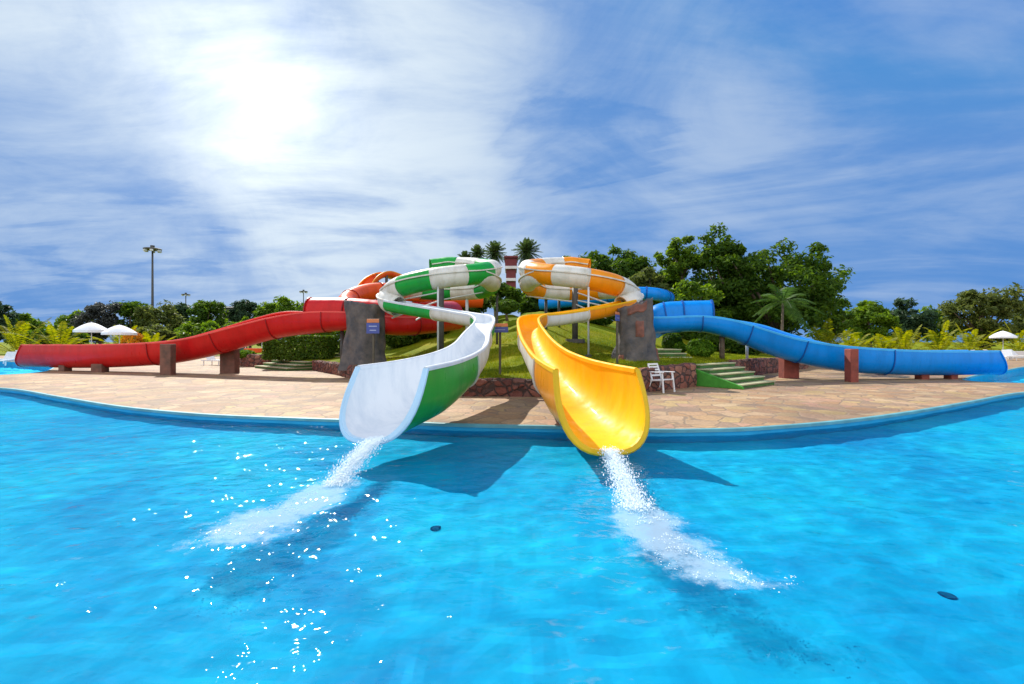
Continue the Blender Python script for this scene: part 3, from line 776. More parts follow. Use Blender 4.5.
# ------------------------------------------------------------------ stump towers
def stump(px, Y, topl, topr, wtop, wbase, seed, label, patch=None):
    base = P(px, 342, Y); zb = hz(base.x, base.y) - .25
    e = thing('stump_tower', label, 'tower', (base.x, base.y, zb))
    zt = CH - ((topl + topr) / 2 - 342) / F * Y; H_ = zt - zb; n = 40; rows = []
    for j in range(29):
        f = j / 28; row = []
        for k in range(n):
            a = 2 * PI * k / n
            rad = (wtop / 2 + (wbase - wtop) / 2 * ((1 - f) ** 1.6)) / F * Y
            root = (1 - f) ** 5 * .32 * max(0, math.cos(a * 5 + seed))
            d = Vector((math.cos(a), math.sin(a), 0))
            rr = rad * (1 + .11 * noise.noise((d.x * 2.2 + seed, d.y * 2.2, f * 2.5)) + .08 * noise.noise((d.x * 5, d.y * 5 + seed, f * 6)) + .04 * math.cos(a * 9 + 2 * noise.noise((seed, f * 3, 0)))) + root
            slant = ((topl - topr) / 2 / F * Y) * math.cos(a)
            z = zb + f * (H_ + slant + .12 * noise.noise((d.x * 3 + seed, d.y * 3, 7)))
            row.append(Vector((base.x + d.x * rr, base.y + d.y * rr * .85, z)))
        rows.append(row)
    tc = sum(rows[-1], Vector()) / n
    rows.append([v.lerp(tc, .3) + Vector((0, 0, -.06)) for v in rows[-1]]); rows.append([v.lerp(tc, .98) + Vector((0, 0, -.12)) for v in rows[-2]])
    build('trunk_shell', MB().grid(rows, True), M['stump'], e, smooth=True)
    if patch:
        for (c0, c1, f0, f1) in patch:
            rr = []
            for j in range(9):
                f = f0 + (f1 - f0) * j / 8; jj = f * 28; j0 = min(27, int(jj)); row = []
                for k in range(9):
                    kk = (c0 + (c1 - c0) * k / 8) / 360 * n; k0 = int(kk)
                    p = rows[j0][k0 % n].lerp(rows[j0][(k0 + 1) % n], kk - k0).lerp(rows[j0 + 1][k0 % n].lerp(rows[j0 + 1][(k0 + 1) % n], kk - k0), jj - j0)
                    dd = Vector((p.x - base.x, p.y - base.y, 0)).normalized()
                    edge_ = min(k, 8 - k, j, 8 - j)
                    row.append(p + dd * (.05 if edge_ > 0 else -.02) + dd * .03 * noise.noise(p * 4))
                rr.append(row)
            build('rust_patch', MB().grid(rr), M['stump_patch'], e, smooth=True)
    # knobbly root ends on the ground
    return e
stump(365, 22.0, 301, 306, 36, 40, 1.3, 'dark concrete tree stump tower under the red tube, a notice board in front')
stump(636, 18.8, 309, 298, 33, 41, 4.1, 'dark concrete tree stump tower with rusty red patches, beside the yellow chute', [(255, 285, .45, .72), (225, 300, .84, .98), (318, 345, .02, .28), (195, 220, .0, .2)])

# ------------------------------------------------------------------ signs
def sign(px, top, mid, bot, wpx, foot, Y, label, yaw=0.0, lines=1):
    c = P(px, mid, Y); zf = P(px, foot, Y).z; wd = wpx / F * Y
    e = thing('sign', label, 'sign', (c.x, c.y, zf), 'slide notice signs')
    R = Matrix.Rotation(yaw, 3, 'Z'); zt = P(px, top, Y).z; zm = c.z; zb = P(px, bot, Y).z
    build('post', MB().box((c.x, c.y + .06, (zt + zf) / 2 - .05), (.075, .06, zt - zf)), M['post_wood'], e)
    build('header_panel', MB().box((c.x, c.y, (zt + zm) / 2 + .006), (wd * .95, .035, zt - zm - .012), R), M['sign_orange'], e, bevel=.006)
    bd = build('board', MB().box((c.x, c.y, (zm + zb) / 2), (wd, .035, zm - zb), R), M['sign_blue'], e, bevel=.006)
    for i in range(lines):
        z = zm - (zm - zb) * (i + .8) / (lines + .6)
        build('printed_line', MB().box(Vector((c.x, c.y, z)) + R @ Vector((0, -.0195, 0)), (wd * (.62 - .12 * (i % 2)), .003, (zm - zb) * .07), R), M['sign_line'], bd)
sign(373, 319, 323, 333.5, 13, 364, 19.6, 'orange and blue notice board on a post in front of the left stump tower', 0, 2)
sign(500, 323.5, 327, 332.5, 16.5, 375, 15.2, 'orange and blue notice board on a post between the white and yellow chutes', 0, 1)
sign(617.5, 312, 315, 321, 14, 366, 17.2, 'edge-on notice board on a thin post beside the right stump tower', 1.1, 1)

# ------------------------------------------------------------------ chair
def chair(loc, rz, label):
    e = thing('chair', label, 'chair', (0, 0, 0))
    for sx in (-1, 1):
        build('leg', MB().bar((sx * .27, -.27, 0), (sx * .25, -.2, .63), .045, .05), M['plastic'], e, bevel=.008)
        build('leg', MB().bar((sx * .27, .36, 0), (sx * .24, .2, .45), .045, .05), M['plastic'], e, bevel=.008)
        build('armrest', MB().bar((sx * .27, -.27, .645), (sx * .26, .28, .64), .07, .03), M['plastic'], e, bevel=.01)
    s = MB()
    for i in range(6): s.box((0, -.22 + i * .085, .415 - i * .006), (.48, .07, .022))
    s.bar((-.235, -.25, .395), (-.235, .22, .36), .03); s.bar((.235, -.25, .395), (.235, .22, .36), .03)
    build('seat', s, M['plastic'], e)
    s = MB(); a = Vector((0, .2, .38)); d = Vector((0, .18, .52))
    for sx in (-1, 1): s.bar(a + Vector((sx * .24, 0, 0)), a + d + Vector((sx * .22, 0, 0)), .045, .035)
    for i in range(5): q = a + d * (.28 + i * .17); s.box(q, (.44, .025, .055))
    build('backrest', s, M['plastic'], e)
    e.location = loc; e.rotation_euler = (0, 0, rz)
    return e
chair(G(662, 392), .6, 'white slatted plastic armchair standing alone on the paving right of the yellow chute')

# ------------------------------------------------------------------ plants
rng = random.Random(7)
def leaf(mb, p, size, nrm, rot):
    nrm = nrm.normalized(); a = nrm.cross(Vector((.3, .9, .2))).normalized(); b_ = nrm.cross(a)
    x = a * math.cos(rot) + b_ * math.sin(rot); y = nrm.cross(x)
    mb.add([p - x * size, p - y * size * .42 + nrm * size * .12, p + x * size, p + y * size * .42 + nrm * size * .12], [(0, 1, 2), (0, 2, 3)])
def crown_mb(r, rad, nclump, nleaf, size, clump=.3, flat=.75, shell=.45):
    """leaves in clumps through an uneven ellipsoid; returns mesh builder and clump centres"""
    mb = MB(); cs = []
    for _ in range(nclump):
        while True:
            v = Vector((r.uniform(-1, 1), r.uniform(-1, 1), r.uniform(-1, 1)))
            if (shell if r.random() < .7 else 0) < v.length < 1: break
        k = .82 + .3 * noise.noise(v * 1.7 + Vector((r.random() * .2 + rad[0], rad[2], 0)))
        cs.append((Vector((v.x * rad[0] * k, v.y * rad[1] * k, v.z * rad[2] * k)), r.uniform(.5, 1.35) * clump * (rad[0] + rad[2]) / 2))
    for _ in range(nleaf):
        c, cr = cs[int(r.random() * len(cs))]
        v = Vector((r.gauss(0, 1), r.gauss(0, 1), r.gauss(0, 1))).normalized() * (r.random() ** .45) * cr
        v.z *= flat
        nrm = (v.normalized() * .5 + Vector((r.gauss(0, .5), r.gauss(0, .5), .55 + r.gauss(0, .45))))
        leaf(mb, c + v, size * r.uniform(.6, 1.3), nrm, r.uniform(0, 2 * PI))
    return mb, cs
def tree(px, top, bot, wpx, Y, label, mat, nclump=36, nleaf=3200, size=.2, seed=1, clump=.27, group=None, foot=None, cat='tree', name='tree', lean=0):
    r = random.Random(seed)
    x = (px - 512) / F * Y; zt = P(px, top, Y).z; zb = P(px, bot, Y).z; g0 = hz(x, Y) if foot is None else foot
    rad = (wpx / 2 / F * Y, wpx / 2 / F * Y * .8, (zt - zb) / 2); cz = (zt + zb) / 2
    rad = tuple(q * .97 for q in rad)
    nclump = int(nclump * 1.7); nleaf = int(nleaf * 1.5)
    e = thing(name, label, cat, (x, Y, g0), group)
    mb, cs = crown_mb(r, rad, nclump, nleaf, size, clump)
    c0 = Vector((x, Y, cz)); mb.v = [tuple(Vector(v) + c0) for v in mb.v]
    build('crown', mb, mat, e, smooth='leaf')
    tk = MB(); rt = max(.06, rad[0] * .06); fork = Vector((x + lean, Y, max(g0 + .4, zb + (zt - zb) * .12)))
    tk.tube([(x + .1, Y, g0 - .1), (x + .02, Y, g0 + (fork.z - g0) * .5), fork], [rt * 1.4, rt, rt * .85], 8)
    for c, cr in cs[:: max(1, len(cs) // 12)]:
        q = c0 + c; mid = fork.lerp(q, .5) + Vector((r.uniform(-.3, .3), r.uniform(-.3, .3), .1 * rad[2]))
        tk.tube([fork, mid, q], [rt * .6, rt * .35, rt * .12], 6)
    build('trunk', tk, M['trunk'], e, smooth=True)
    return e
# broad trees on the right of the mound
gt = 'trees around the slide mound'
tree(775, 238, 345, 142, 35, 'largest dark broad tree standing behind the blue tube and trough', M['leaf_dark'], 70, 11000, .2, 11, .2, gt)
tree(722, 222, 330, 66, 37, 'tall dark tree with a pointed top, left of the largest tree', M['leaf_dark'], 46, 5200, .21, 12, .22, gt)
tree(682, 234, 282, 56, 38, 'airy light-crowned tree with bare forked stem against the sky', M['leaf_mid'], 22, 2400, .2, 13, .26, gt)
tree(690, 275, 345, 80, 34, 'dense mid green tree below the airy tree, behind the blue tube', M['leaf_mid'], 40, 4500, .2, 14, .24, gt)
tree(616, 243, 305, 92, 41, 'broad dark tree rising behind the orange striped spiral', M['leaf_dark'], 46, 6000, .22, 15, .23, gt)
tree(572, 252, 300, 50, 43, 'small dark tree close behind the orange spiral, left of the broad one', M['leaf_dark'], 26, 2600, .22, 16, .26, gt)
tree(648, 262, 320, 50, 36, 'olive leafy tree between the broad dark tree and the airy tree', M['leaf_olive'], 30, 3000, .2, 17, .25, gt)
tree(830, 290, 345, 50, 44, 'drooping outer tree at the right edge of the largest tree', M['leaf_dark'], 26, 2500, .22, 18, .26, gt)
tree(560, 282, 318, 100, 34, 'dark leafy tree in the shade under the orange spiral', M['leaf_dark'], 34, 3800, .2, 19, .25, gt)
tree(452, 284, 318, 100, 34, 'dark leafy tree in the shade under the green spiral', M['leaf_dark'], 34, 3800, .2, 20, .25, gt)
tree(506, 283, 312, 40, 31, 'dark shrubby tree at the foot of the red tower between the spirals', M['leaf_dark'], 26, 2400, .18, 21, .28, gt)
tree(395, 298, 330, 60, 34, 'dark low tree behind the left stump tower and the spiral', M['leaf_dark'], 24, 2400, .2, 22, .28, gt)
tree(664, 262, 330, 60, 42, 'dense dark tree filling the gap behind the airy tree', M['leaf_dark'], 34, 4200, .22, 23, .25, gt)
tree(742, 262, 340, 84, 41, 'dense dark tree behind the pointed and the largest trees', M['leaf_dark'], 40, 5200, .22, 24, .25, gt)
tree(545, 270, 312, 56, 40, 'dense dark tree behind the left half of the orange spiral', M['leaf_dark'], 30, 3000, .22, 25, .26, gt)
# far trees, right
gf = 'far trees beyond the pool terrace'
tree(870, 297, 348, 60, 62, 'rounded mid green far tree just right of the largest tree', M['leaf_mid'], 34, 2600, .34, 31, .25, gf, 0)
tree(905, 296, 350, 56, 66, 'grey-green far tree in the gap between two rounded far trees', M['leaf_bluish'], 34, 2600, .36, 32, .25, gf, 0)
tree(938, 302, 350, 40, 70, 'low far tree left of the tall olive tree at the right edge', M['leaf_mid'], 26, 2000, .36, 33, .27, gf, 0)
tree(985, 283, 350, 84, 58, 'tall olive far tree behind the white parasol on the right', M['leaf_olive'], 46, 5000, .3, 34, .22, gf, 0)
tree(1040, 292, 350, 56, 62, 'olive far tree cut by the right edge of the picture', M['leaf_olive'], 34, 2800, .32, 35, .25, gf, 0)
# far trees, left
LT = [(-6, 300, 30, 60, 'leaf_bluish', 'far tree cut by the left edge of the picture'), (22, 318, 40, 64, 'leaf_mid', 'bright low far tree behind the leftmost yellow palm'),
      (78, 314, 34, 75, 'leaf_mid', 'small far tree between the yellow palm and the parasols'), (100, 303, 44, 72, 'leaf_violet', 'dusky far tree above the leftmost white parasol'),
      (132, 301, 36, 74, 'leaf_dark', 'dark far tree just left of the tall lamp mast'), (156, 306, 46, 66, 'leaf_olive', 'olive far tree at the foot of the tall lamp mast'),
      (178, 304, 26, 75, 'leaf_bluish', 'small dark far tree just right of the tall lamp mast'), (206, 299, 40, 72, 'leaf_dark', 'tallest dark far tree left of the grey far building'),
      (246, 301, 34, 76, 'leaf_bluish', 'far tree close right of the grey far building'), (272, 303, 30, 74, 'leaf_mid', 'mid green far tree behind the rising red trough'),
      (290, 299, 28, 72, 'leaf_mid', 'far tree beside the smallest right lamp mast'), (318, 304, 40, 66, 'leaf_dark', 'dark far tree behind the mouth of the red tube')]
for i, (px, top, wd, Y, m_, lb) in enumerate(LT):
    tree(px, top - 6, 346, wd * 1.12, Y, lb, M[m_], 26, 2200, .34, 50 + i, .28, gf, 0)
LT2 = [(60, 326, 60, 58, 'leaf_dark', 'low dark bank of foliage behind the second yellow palm'), (200, 322, 60, 56, 'leaf_mid', 'mid green rounded tree behind the two small parasols'), (250, 318, 54, 52, 'leaf_mid', 'light green leafy tree close behind the red trough'), (150, 326, 50, 54, 'leaf_olive', 'low olive tree behind the pair of large parasols')]
for i, (px, top, wd, Y, m_, lb) in enumerate(LT2):
    tree(px, top, 348, wd, Y, lb, M[m_], 26, 2600, .28, 80 + i, .28, gf, 0)

def frond(mb, base, az, length, rise, droop, wid, nl=22, r=random):
    d = Vector((math.cos(az), math.sin(az), 0)); sdv = Vector((-d.y, d.x, 0)); pts = []
    for i in range(13):
        s = i / 12
        pts.append(base + d * (length * s * math.cos(rise) ) + Vector((0, 0, length * (math.sin(rise) * s - droop * s * s))))
    mb.tube(pts, [.025 * (1 - .8 * i / 12) for i in range(13)], 4, False)
    for i in range(nl):
        s = .12 + .88 * i / (nl - 1); k = s * 12; k0 = min(11, int(k)); p = pts[k0].lerp(pts[k0 + 1], k - k0); t_ = (pts[k0 + 1] - pts[k0]).normalized()
        L_ = wid * (math.sin(PI * (.12 + .85 * s)) ** .6) * r.uniform(.85, 1.1); hw = min(.05, .028 * length * .55)
        for sg in (-1, 1):
            q = (sdv * sg * .8 + t_ * .55 + Vector((0, 0, -.28 + r.uniform(-.12, .1)))).normalized()
            mb.add([p - t_ * hw * .5, p + q * L_ * .5 - t_ * hw + Vector((0, 0, .02)), p + q * L_, p + q * L_ * .5 + t_ * hw + Vector((0, 0, .02)), p + t_ * hw * .5], [(0, 1, 2), (0, 2, 3), (0, 3, 4)])
def palm(px, top, Y, height_trunk, flen, nf, label, mat, name, group, seed, rises=(-.3, 1.35), wid=.5, foot=None, trunkr=.14, droop=.45):
    r = random.Random(seed); x = (px - 512) / F * Y; g0 = hz(x, Y) if foot is None else foot
    if height_trunk is None: height_trunk = P(px, top, Y).z - g0 - flen * .85
    e = thing(name, label, 'palm', (x, Y, g0), group)
    c = Vector((x, Y, g0 + height_trunk)); mb = MB()
    for i in range(nf):
        f = i / max(1, nf - 1)
        frond(mb, c + Vector((0, 0, -.15 * r.random())), i * 2.39996 + r.uniform(-.2, .2), flen * r.uniform(.85, 1.1), rises[0] + (rises[1] - rises[0]) * f, droop * r.uniform(.75, 1.25), wid, r=r)
    build('crown', mb, mat, e, smooth='leaf')
    if height_trunk > .3:
        build('trunk', MB().tube([(x + .1, Y, g0 - .1), (x - .05, Y, g0 + height_trunk * .5), c], [trunkr * 1.2, trunkr, trunkr * .9], 10), M['palm_trunk'], e, smooth=True)
    return e
gpt = 'tall palms behind the spirals'
palm(527, 237, 40, None, 1.3, 70, 'tallest shaggy palm between the red tower and the orange spiral', M['palm'], 'palm_tree', gpt, 1, (-1.3, 1.5), .36, droop=.2)
palm(495, 240, 41, None, 1.15, 64, 'shaggy palm just left of the red tower behind the green spiral', M['palm'], 'palm_tree', gpt, 2, (-1.3, 1.5), .33, droop=.2)
palm(477.5, 244, 43, None, 1.0, 60, 'middle palm of the three over the green spiral', M['palm'], 'palm_tree', gpt, 3, (-1.3, 1.5), .3, droop=.2)
palm(465, 250, 43, None, .85, 50, 'smallest leftmost palm over the green spiral', M['palm'], 'palm_tree', gpt, 4, (-1.3, 1.5), .27, droop=.2)
palm(783, 272, 27, None, 1.9, 18, 'slender light green palm with bare thin trunk in front of the largest tree', M['palm_light'], 'palm_tree', gt, 5, (-.4, 1.2), .5, trunkr=.07, droop=.5)
ga = 'yellow green palms beyond the terrace'
AR = [(18, 312, 44, 2.9, 'leftmost yellow-green palm near the left picture edge'), (58, 317, 44, 2.6, 'yellow-green palm standing left of the leftmost white parasol'), (122, 322, 50, 2.4, 'yellow-green palm behind the two large white parasols'),
      (150, 330, 48, 1.6, 'small yellow-green palm right of the large white parasols'), (824, 315, 36, 2.8, 'bright yellow palm above the lower blue trough, right of the slender palm'), (852, 326, 38, 2.2, 'smaller yellow palm with orange fronds beside the bright yellow palm'),
      (905, 322, 50, 2.6, 'yellow-green palm above the middle of the flat blue trough'), (940, 319, 50, 2.9, 'large yellow-green palm left of the white parasol on the right'), (970, 324, 52, 2.3, 'yellow-green palm right behind the end of the blue trough'),
      (1020, 319, 52, 2.8, 'yellow-green palm at the right edge behind the white parasol'), (884, 331, 44, 1.8, 'low yellow palm between the orange-fronded palm and the large ones')]
for i, (px, top, Y, L_, lb) in enumerate(AR):
    zt_ = P(px, top - 3, Y).z; palm(px, top, Y, .35, (zt_ - .35) / .72, 16, lb, M['areca'], 'areca_palm', ga, 20 + i, (.4, 1.42), .5, foot=0, trunkr=.12, droop=.42)

# short grass on the front of the mound
def turf():
    r = random.Random(99); mb = MB(); n = 0
    while n < 16000:
        x = r.uniform(-9, 13); y = r.uniform(14.2, 27)
        if r.random() < (y - 14) / 20: continue
        z = hz(x, y)
        if z <= 0: continue
        n += 1
        for _ in range(3):
            a = r.uniform(0, 6.28); h_ = r.uniform(.05, .12); w_ = r.uniform(.006, .012); dx, dy = r.uniform(-.05, .05), r.uniform(-.05, .05)
            px_, py_ = x + r.uniform(-.06, .06), y + r.uniform(-.06, .06); c, s_ = math.cos(a) * w_, math.sin(a) * w_
            mb.add([(px_ - c, py_ - s_, z - .03), (px_ + c, py_ + s_, z - .03), (px_ + dx, py_ + dy, z + h_)], [(0, 1, 2)])
    o = build('grass', mb, M['blades'], smooth='leaf'); tag(o, 'short yellow-green grass growing on the front of the mound', 'grass', kind='stuff')
M['blades'] = leafmat('grass_blades', (.09, .15, .006), (.28, .30, .012), .35)
turf()
# hedges and shrubs
def bushy(px, top, bot, wpx, Y, label, mat, name, seed, nleaf=2600, size=.09, box=False, dep=None, cat='shrub', group=None, foot=None):
    r = random.Random(seed); x = (px - 512) / F * Y; zt = P(px, top, Y).z; zb = P(px, bot, Y).z
    if foot is not None: zb = foot
    wd = wpx / F * Y; dep = dep or wd * .8; mb = MB()
    for _ in range(nleaf):
        if box:
            v = Vector((r.uniform(-1, 1), r.uniform(-1, 1), r.uniform(-1, 1))); k = r.randrange(3)
            if r.random() < .8: v[k] = (1 if r.random() < .5 else -1) * r.uniform(.86, 1.03)
            n_ = Vector((0, 0, 0)); n_[k] = v[k]; n_ += Vector((r.gauss(0, .5), r.gauss(0, .5), r.gauss(.3, .5)))
        else:
            v = Vector((r.gauss(0, 1), r.gauss(0, 1), r.gauss(0, 1))).normalized() * (.7 + .3 * r.random()); n_ = v + Vector((r.gauss(0, .4), r.gauss(0, .4), r.gauss(.2, .4)))
            v *= 1 + .22 * noise.noise(v * 2.2 + Vector((seed, 0, 0)))
        p = Vector((x + v.x * wd / 2, Y + v.y * dep / 2, (zt + zb) / 2 + v.z * (zt - zb) / 2))
        leaf(mb, p, size * r.uniform(.6, 1.3), n_, r.uniform(0, 6.28))
    e = thing(name, label, cat, (x, Y, zb), group)
    build('foliage', mb, mat, e, smooth='leaf')
    # woody core
    tk = MB()
    for i in range(7):
        a = i * .9; tk.tube([(x, Y, zb - .1), (x + .18 * wd * math.cos(a), Y + .18 * dep * math.sin(a), (zt + zb) / 2), (x + .36 * wd * math.cos(a), Y + .3 * dep * math.sin(a), zb + .8 * (zt - zb))], [.03, .02, .008], 5)
    build('stems', tk, M['trunk'], e)
    return e
bushy(300, 336, 359, 62, 29, 'long clipped dark hedge behind the wide low steps', M['hedge'], 'hedge', 3, 9000, .1, True, 1.5, 'hedge')
bushy(333, 331, 352, 26, 30.5, 'higher clipped hedge block between the long hedge and the left stump tower', M['hedge'], 'hedge', 4, 3500, .1, True, 1.2, 'hedge')
gb = 'bushes on the mound'
bushy(303, 327, 338, 26, 33, 'bright lime bush showing above the long clipped hedge', M['bush'], 'bush', 5, 2000, .11, group=gb)
bushy(672, 333, 352, 20, 22.3, 'dark leafy bush just right of the right stump tower', M['hedge'], 'bush', 6, 2600, .09, group=gb)
bushy(700, 339, 358, 27, 21.3, 'bright clipped round bush above the green steps', M['bush'], 'bush', 7, 3600, .085, group=gb)
bushy(680, 342, 354, 13, 21.8, 'small bush squeezed between the dark bush and the bright round bush', M['bush'], 'bush', 8, 1300, .08, group=gb)
bushy(246, 350, 358, 18, 31.5, 'low grassy tuft inside the curved rubble planter', M['bush'], 'bush', 9, 1500, .1, group=gb)
bushy(507, 300, 313, 26, 28, 'dark bush low between the two spirals', M['hedge'], 'bush', 10, 2400, .11, group=gb)
bushy(133, 330, 344, 22, 47, 'orange flowering shrub under the large white parasols', M['leaf_orange'], 'shrub', 11, 900, .16, group=gb, foot=0)
gh = 'dark shrubs along the top of the mound'
SH = [(400, 31, 'dark shrub at the mound edge behind the left stump tower'), (430, 32, 'dark shrub behind the thin pole of the green spiral'), (462, 33, 'dark shrub behind the grey post of the green spiral'), (535, 33, 'dark shrub behind the top of the yellow chute'), (566, 32, 'dark shrub behind the orange spiral centre column'), (598, 31, 'dark shrub right of the thin pole of the orange spiral'), (745, 30, 'dark shrub at the foot of the largest tree'), (712, 31, 'dark shrub under the blue tube before the trees'), (785, 34, 'dark shrub below the slender palm')]
for i, (px, Y, lb) in enumerate(SH):
    x = (px - 512) / F * Y; z0 = hz(x, Y)
    zp = 342 - (z0 + 1.5 - CH) * F / Y
    bushy(px, zp, 0, 40, Y, lb, M['leaf_dark'], 'shrub', 40 + i, 2200, .14, False, 1.8, 'shrub', gh, z0 - .1)

# ------------------------------------------------------------------ tower, far building, kiosk, lamps
e = thing('slide_tower', 'dark red and white tower between the two spirals, half hidden by palms', 'tower', P(511, 300, 36))
for nm, x0, x1, y0, y1, mt, dy in (('wall', 505, 517, 258, 266, 'red_wall', 0), ('landing', 505, 517, 266, 269, 'white_wall', -.1), ('wall', 506, 516, 269, 278, 'red_wall', .1), ('landing', 506, 516, 278, 281, 'white_wall', 0), ('wall', 506, 516, 281, 310, 'red_wall', .2), ('roof', 504, 518, 256, 258, 'red_wall', -.15)):
    a = P(x0, y0, 36); c = P(x1, y1, 36)
    build(nm, MB().box(((a.x + c.x) / 2, 37.2 + dy, (a.z + c.z) / 2), (c.x - a.x, 2.4, abs(a.z - c.z) - .006)), M[mt], e, bevel=.02)
e = thing('building', 'small grey flat-roofed building among the far trees on the left', 'building', P(225, 345, 78))
a, c = P(219, 308, 76), P(233, 346, 76)
build('wall', MB().box(((a.x + c.x) / 2, 78, a.z / 2), (c.x - a.x, 4, a.z)), M['grey_wall'], e)
build('roof', MB().box(((a.x + c.x) / 2, 78, a.z + .13), (c.x - a.x + .8, 4.8, .25)), M['white_wall'], e)
for q in (221.5, 227.5): build('window', MB().box((P(q, 315, 76).x + .3, 75.98, a.z - 1.2), (.7, .06, .7)), M['dark_steel'], e)
# red and orange kiosk on the left terrace
e = thing('kiosk', 'small red and orange kiosk behind the red trough, left of the hedge', 'kiosk', P(252, 350, 38))
a, c = P(243, 345, 38), P(262, 353, 38)
build('counter', MB().box(((a.x + c.x) / 2, 38.6, .55), (c.x - a.x, 1.0, 1.1)), M['red_orange'], e, bevel=.02)
build('roof', MB().box(((a.x + c.x) / 2, 38.6, 2.0), (c.x - a.x + .5, 1.7, .12)), M['red'], e, bevel=.02)
for sx in (-1, 1): build('post', MB().tube([((a.x + c.x) / 2 + sx * .65, 38.2, 1.1), ((a.x + c.x) / 2 + sx * .65, 38.2, 1.95)], .04, 6), M['steel'], e)
# small orange slide chute seen under the red tube
e = thing('small_slide', 'small orange children slide seen under the red tube', 'slide', P(320, 345, 36))
a0 = P(313, 334, 36); a1 = P(330, 325, 37)
rws = frames([a0.lerp(a1, i / 6) for i in range(7)])
build('channel', MB().grid([U0(f_, .9, .3) for f_ in rws]), M['orange'], e, smooth=True)
for sg in (-1, 1): build('rim', MB().tube([f_[0] + f_[2] * sg * .47 for f_ in rws], .05, 6), M['orange'], e)
build('post', MB().tube([a1, (a1.x, a1.y, hz(a1.x, a1.y))], .06, 8), M['steel'], e)

def lamp(px, top, Y, label, s=1.0):
    p = P(px, top, Y); e = thing('lamp_mast', label, 'lamp mast', (p.x, p.y, 0), 'tall floodlight masts')
    build('mast', MB().tube([(p.x, p.y, 0), (p.x, p.y, p.z * .5), (p.x, p.y, p.z)], [.22 * s, .17 * s, .12 * s], 8), M['dark_steel'], e, smooth=True)
    hr = build('head_ring', MB().lathe([(.1, p.z - .05), (1.15 * s, p.z - .15), (1.25 * s, p.z), (1.15 * s, p.z + .08), (.1, p.z + .02)], (p.x, p.y, 0), 16), M['dark_steel'], e)
    for k in range(6):
        a = k * PI / 3
        build('floodlight', MB().box((p.x + 1.0 * s * math.cos(a), p.y + 1.0 * s * math.sin(a), p.z - .3 * s), (.42 * s, .42 * s, .28 * s), Matrix.Rotation(a, 3, 'Z')), M['steel'], hr)
    build('cap', MB().tube([(p.x, p.y, p.z), (p.x, p.y, p.z + .55 * s)], .3 * s, 8), M['dark_steel'], e)
lamp(152.5, 249, 75, 'tallest floodlight mast rising over the far trees on the left', 1.0)
lamp(185.8, 294.5, 120, 'small distant floodlight mast just right of the tallest one', .8)
lamp(303.5, 291.5, 120, 'small distant floodlight mast above the mouth of the red tube', .8)

# ------------------------------------------------------------------ parasols and loungers
def parasol_proto(label):
    e = thing('parasol', label, 'parasol', (0, 0, 0), 'white parasols on the terraces')
    m = MB(); n = 8; R_ = 1.02; rows = []
    for j in range(7):
        f = j / 6; row = []
        for k in range(n * 3):
            a = 2 * PI * k / (n * 3); sag = 1 - .05 * (1 - abs(((k % 3) - 0) / 1.5 - 1)) * f
            row.append(Vector((math.cos(a) * R_ * f * sag, math.sin(a) * R_ * f * sag, 2.75 - .55 * f ** 1.5)))
        rows.append(row)
    rows.append([v + Vector((0, 0, -.16)) for v in rows[-1]])
    m.grid(rows, True); cn = build('canopy', m, M['canvas'], e, smooth=False)
    build('pole', MB().tube([(0, 0, 0), (0, 0, 2.8)], .03, 8), M['steel'], e)
    r_ = MB()
    for k in range(n):
        a = 2 * PI * k / n; r_.tube([(0, 0, 2.68), (math.cos(a) * .95, math.sin(a) * .95, 2.22)], .012, 4)
    build('ribs', r_, M['steel'], cn)
    build('base', MB().lathe([(.01, .1), (.25, .09), (.28, 0)], (0, 0, 0), 14), M['grey_wall'], e)
    return e
PS = [(119.5, 325, 36, 1.0, 'largest white parasol, right of its pair near the red trough'), (91.5, 322.5, 40, .95, 'white parasol standing left of the largest one'), (164.5, 332, 60, .9, 'small white parasol, left of the far pair above the red trough'), (181, 331, 58, .95, 'small white parasol, right of the far pair above the red trough'), (1003, 331, 46, .95, 'only white parasol on the right, beyond the blue flume mouth')]
proto = None
for px, top, Y, s, lb in PS:
    x = (px - 512) / F * Y; k = P(px, top, Y).z / 2.75
    if proto is None:
        proto = parasol_proto(lb); proto.location = (x, Y, 0); proto.scale = (k, k, k)
    else: dup(proto, (x, Y, 0), px * .1, lb, k)
def lounger_proto(label):
    e = thing('sun_lounger', label, 'sun lounger', (0, 0, 0), 'white sun loungers on the terraces')
    m = MB()
    for i in range(9): m.box((0, -.9 + i * .13, .36), (.62, .1, .025))
    build('bed', m, M['plastic'], e)
    m = MB(); R = Matrix.Rotation(math.radians(45), 3, 'X')
    for i in range(6): m.box(Vector((0, .3, .37)) + R @ Vector((0, .06 + i * .13, 0)), (.62, .1, .025), R)
    build('backrest', m, M['plastic'], e)
    m = MB()
    for sx in (-1, 1): m.bar((sx * .31, -.95, .34), (sx * .31, .95, .34), .05, .07)
    build('frame', m, M['plastic'], e)
    for sx in (-1, 1):
        for y_ in (-.75, .7): build('leg', MB().bar((sx * .3, y_, 0), (sx * .3, y_, .33), .05), M['plastic'], e)
    return e
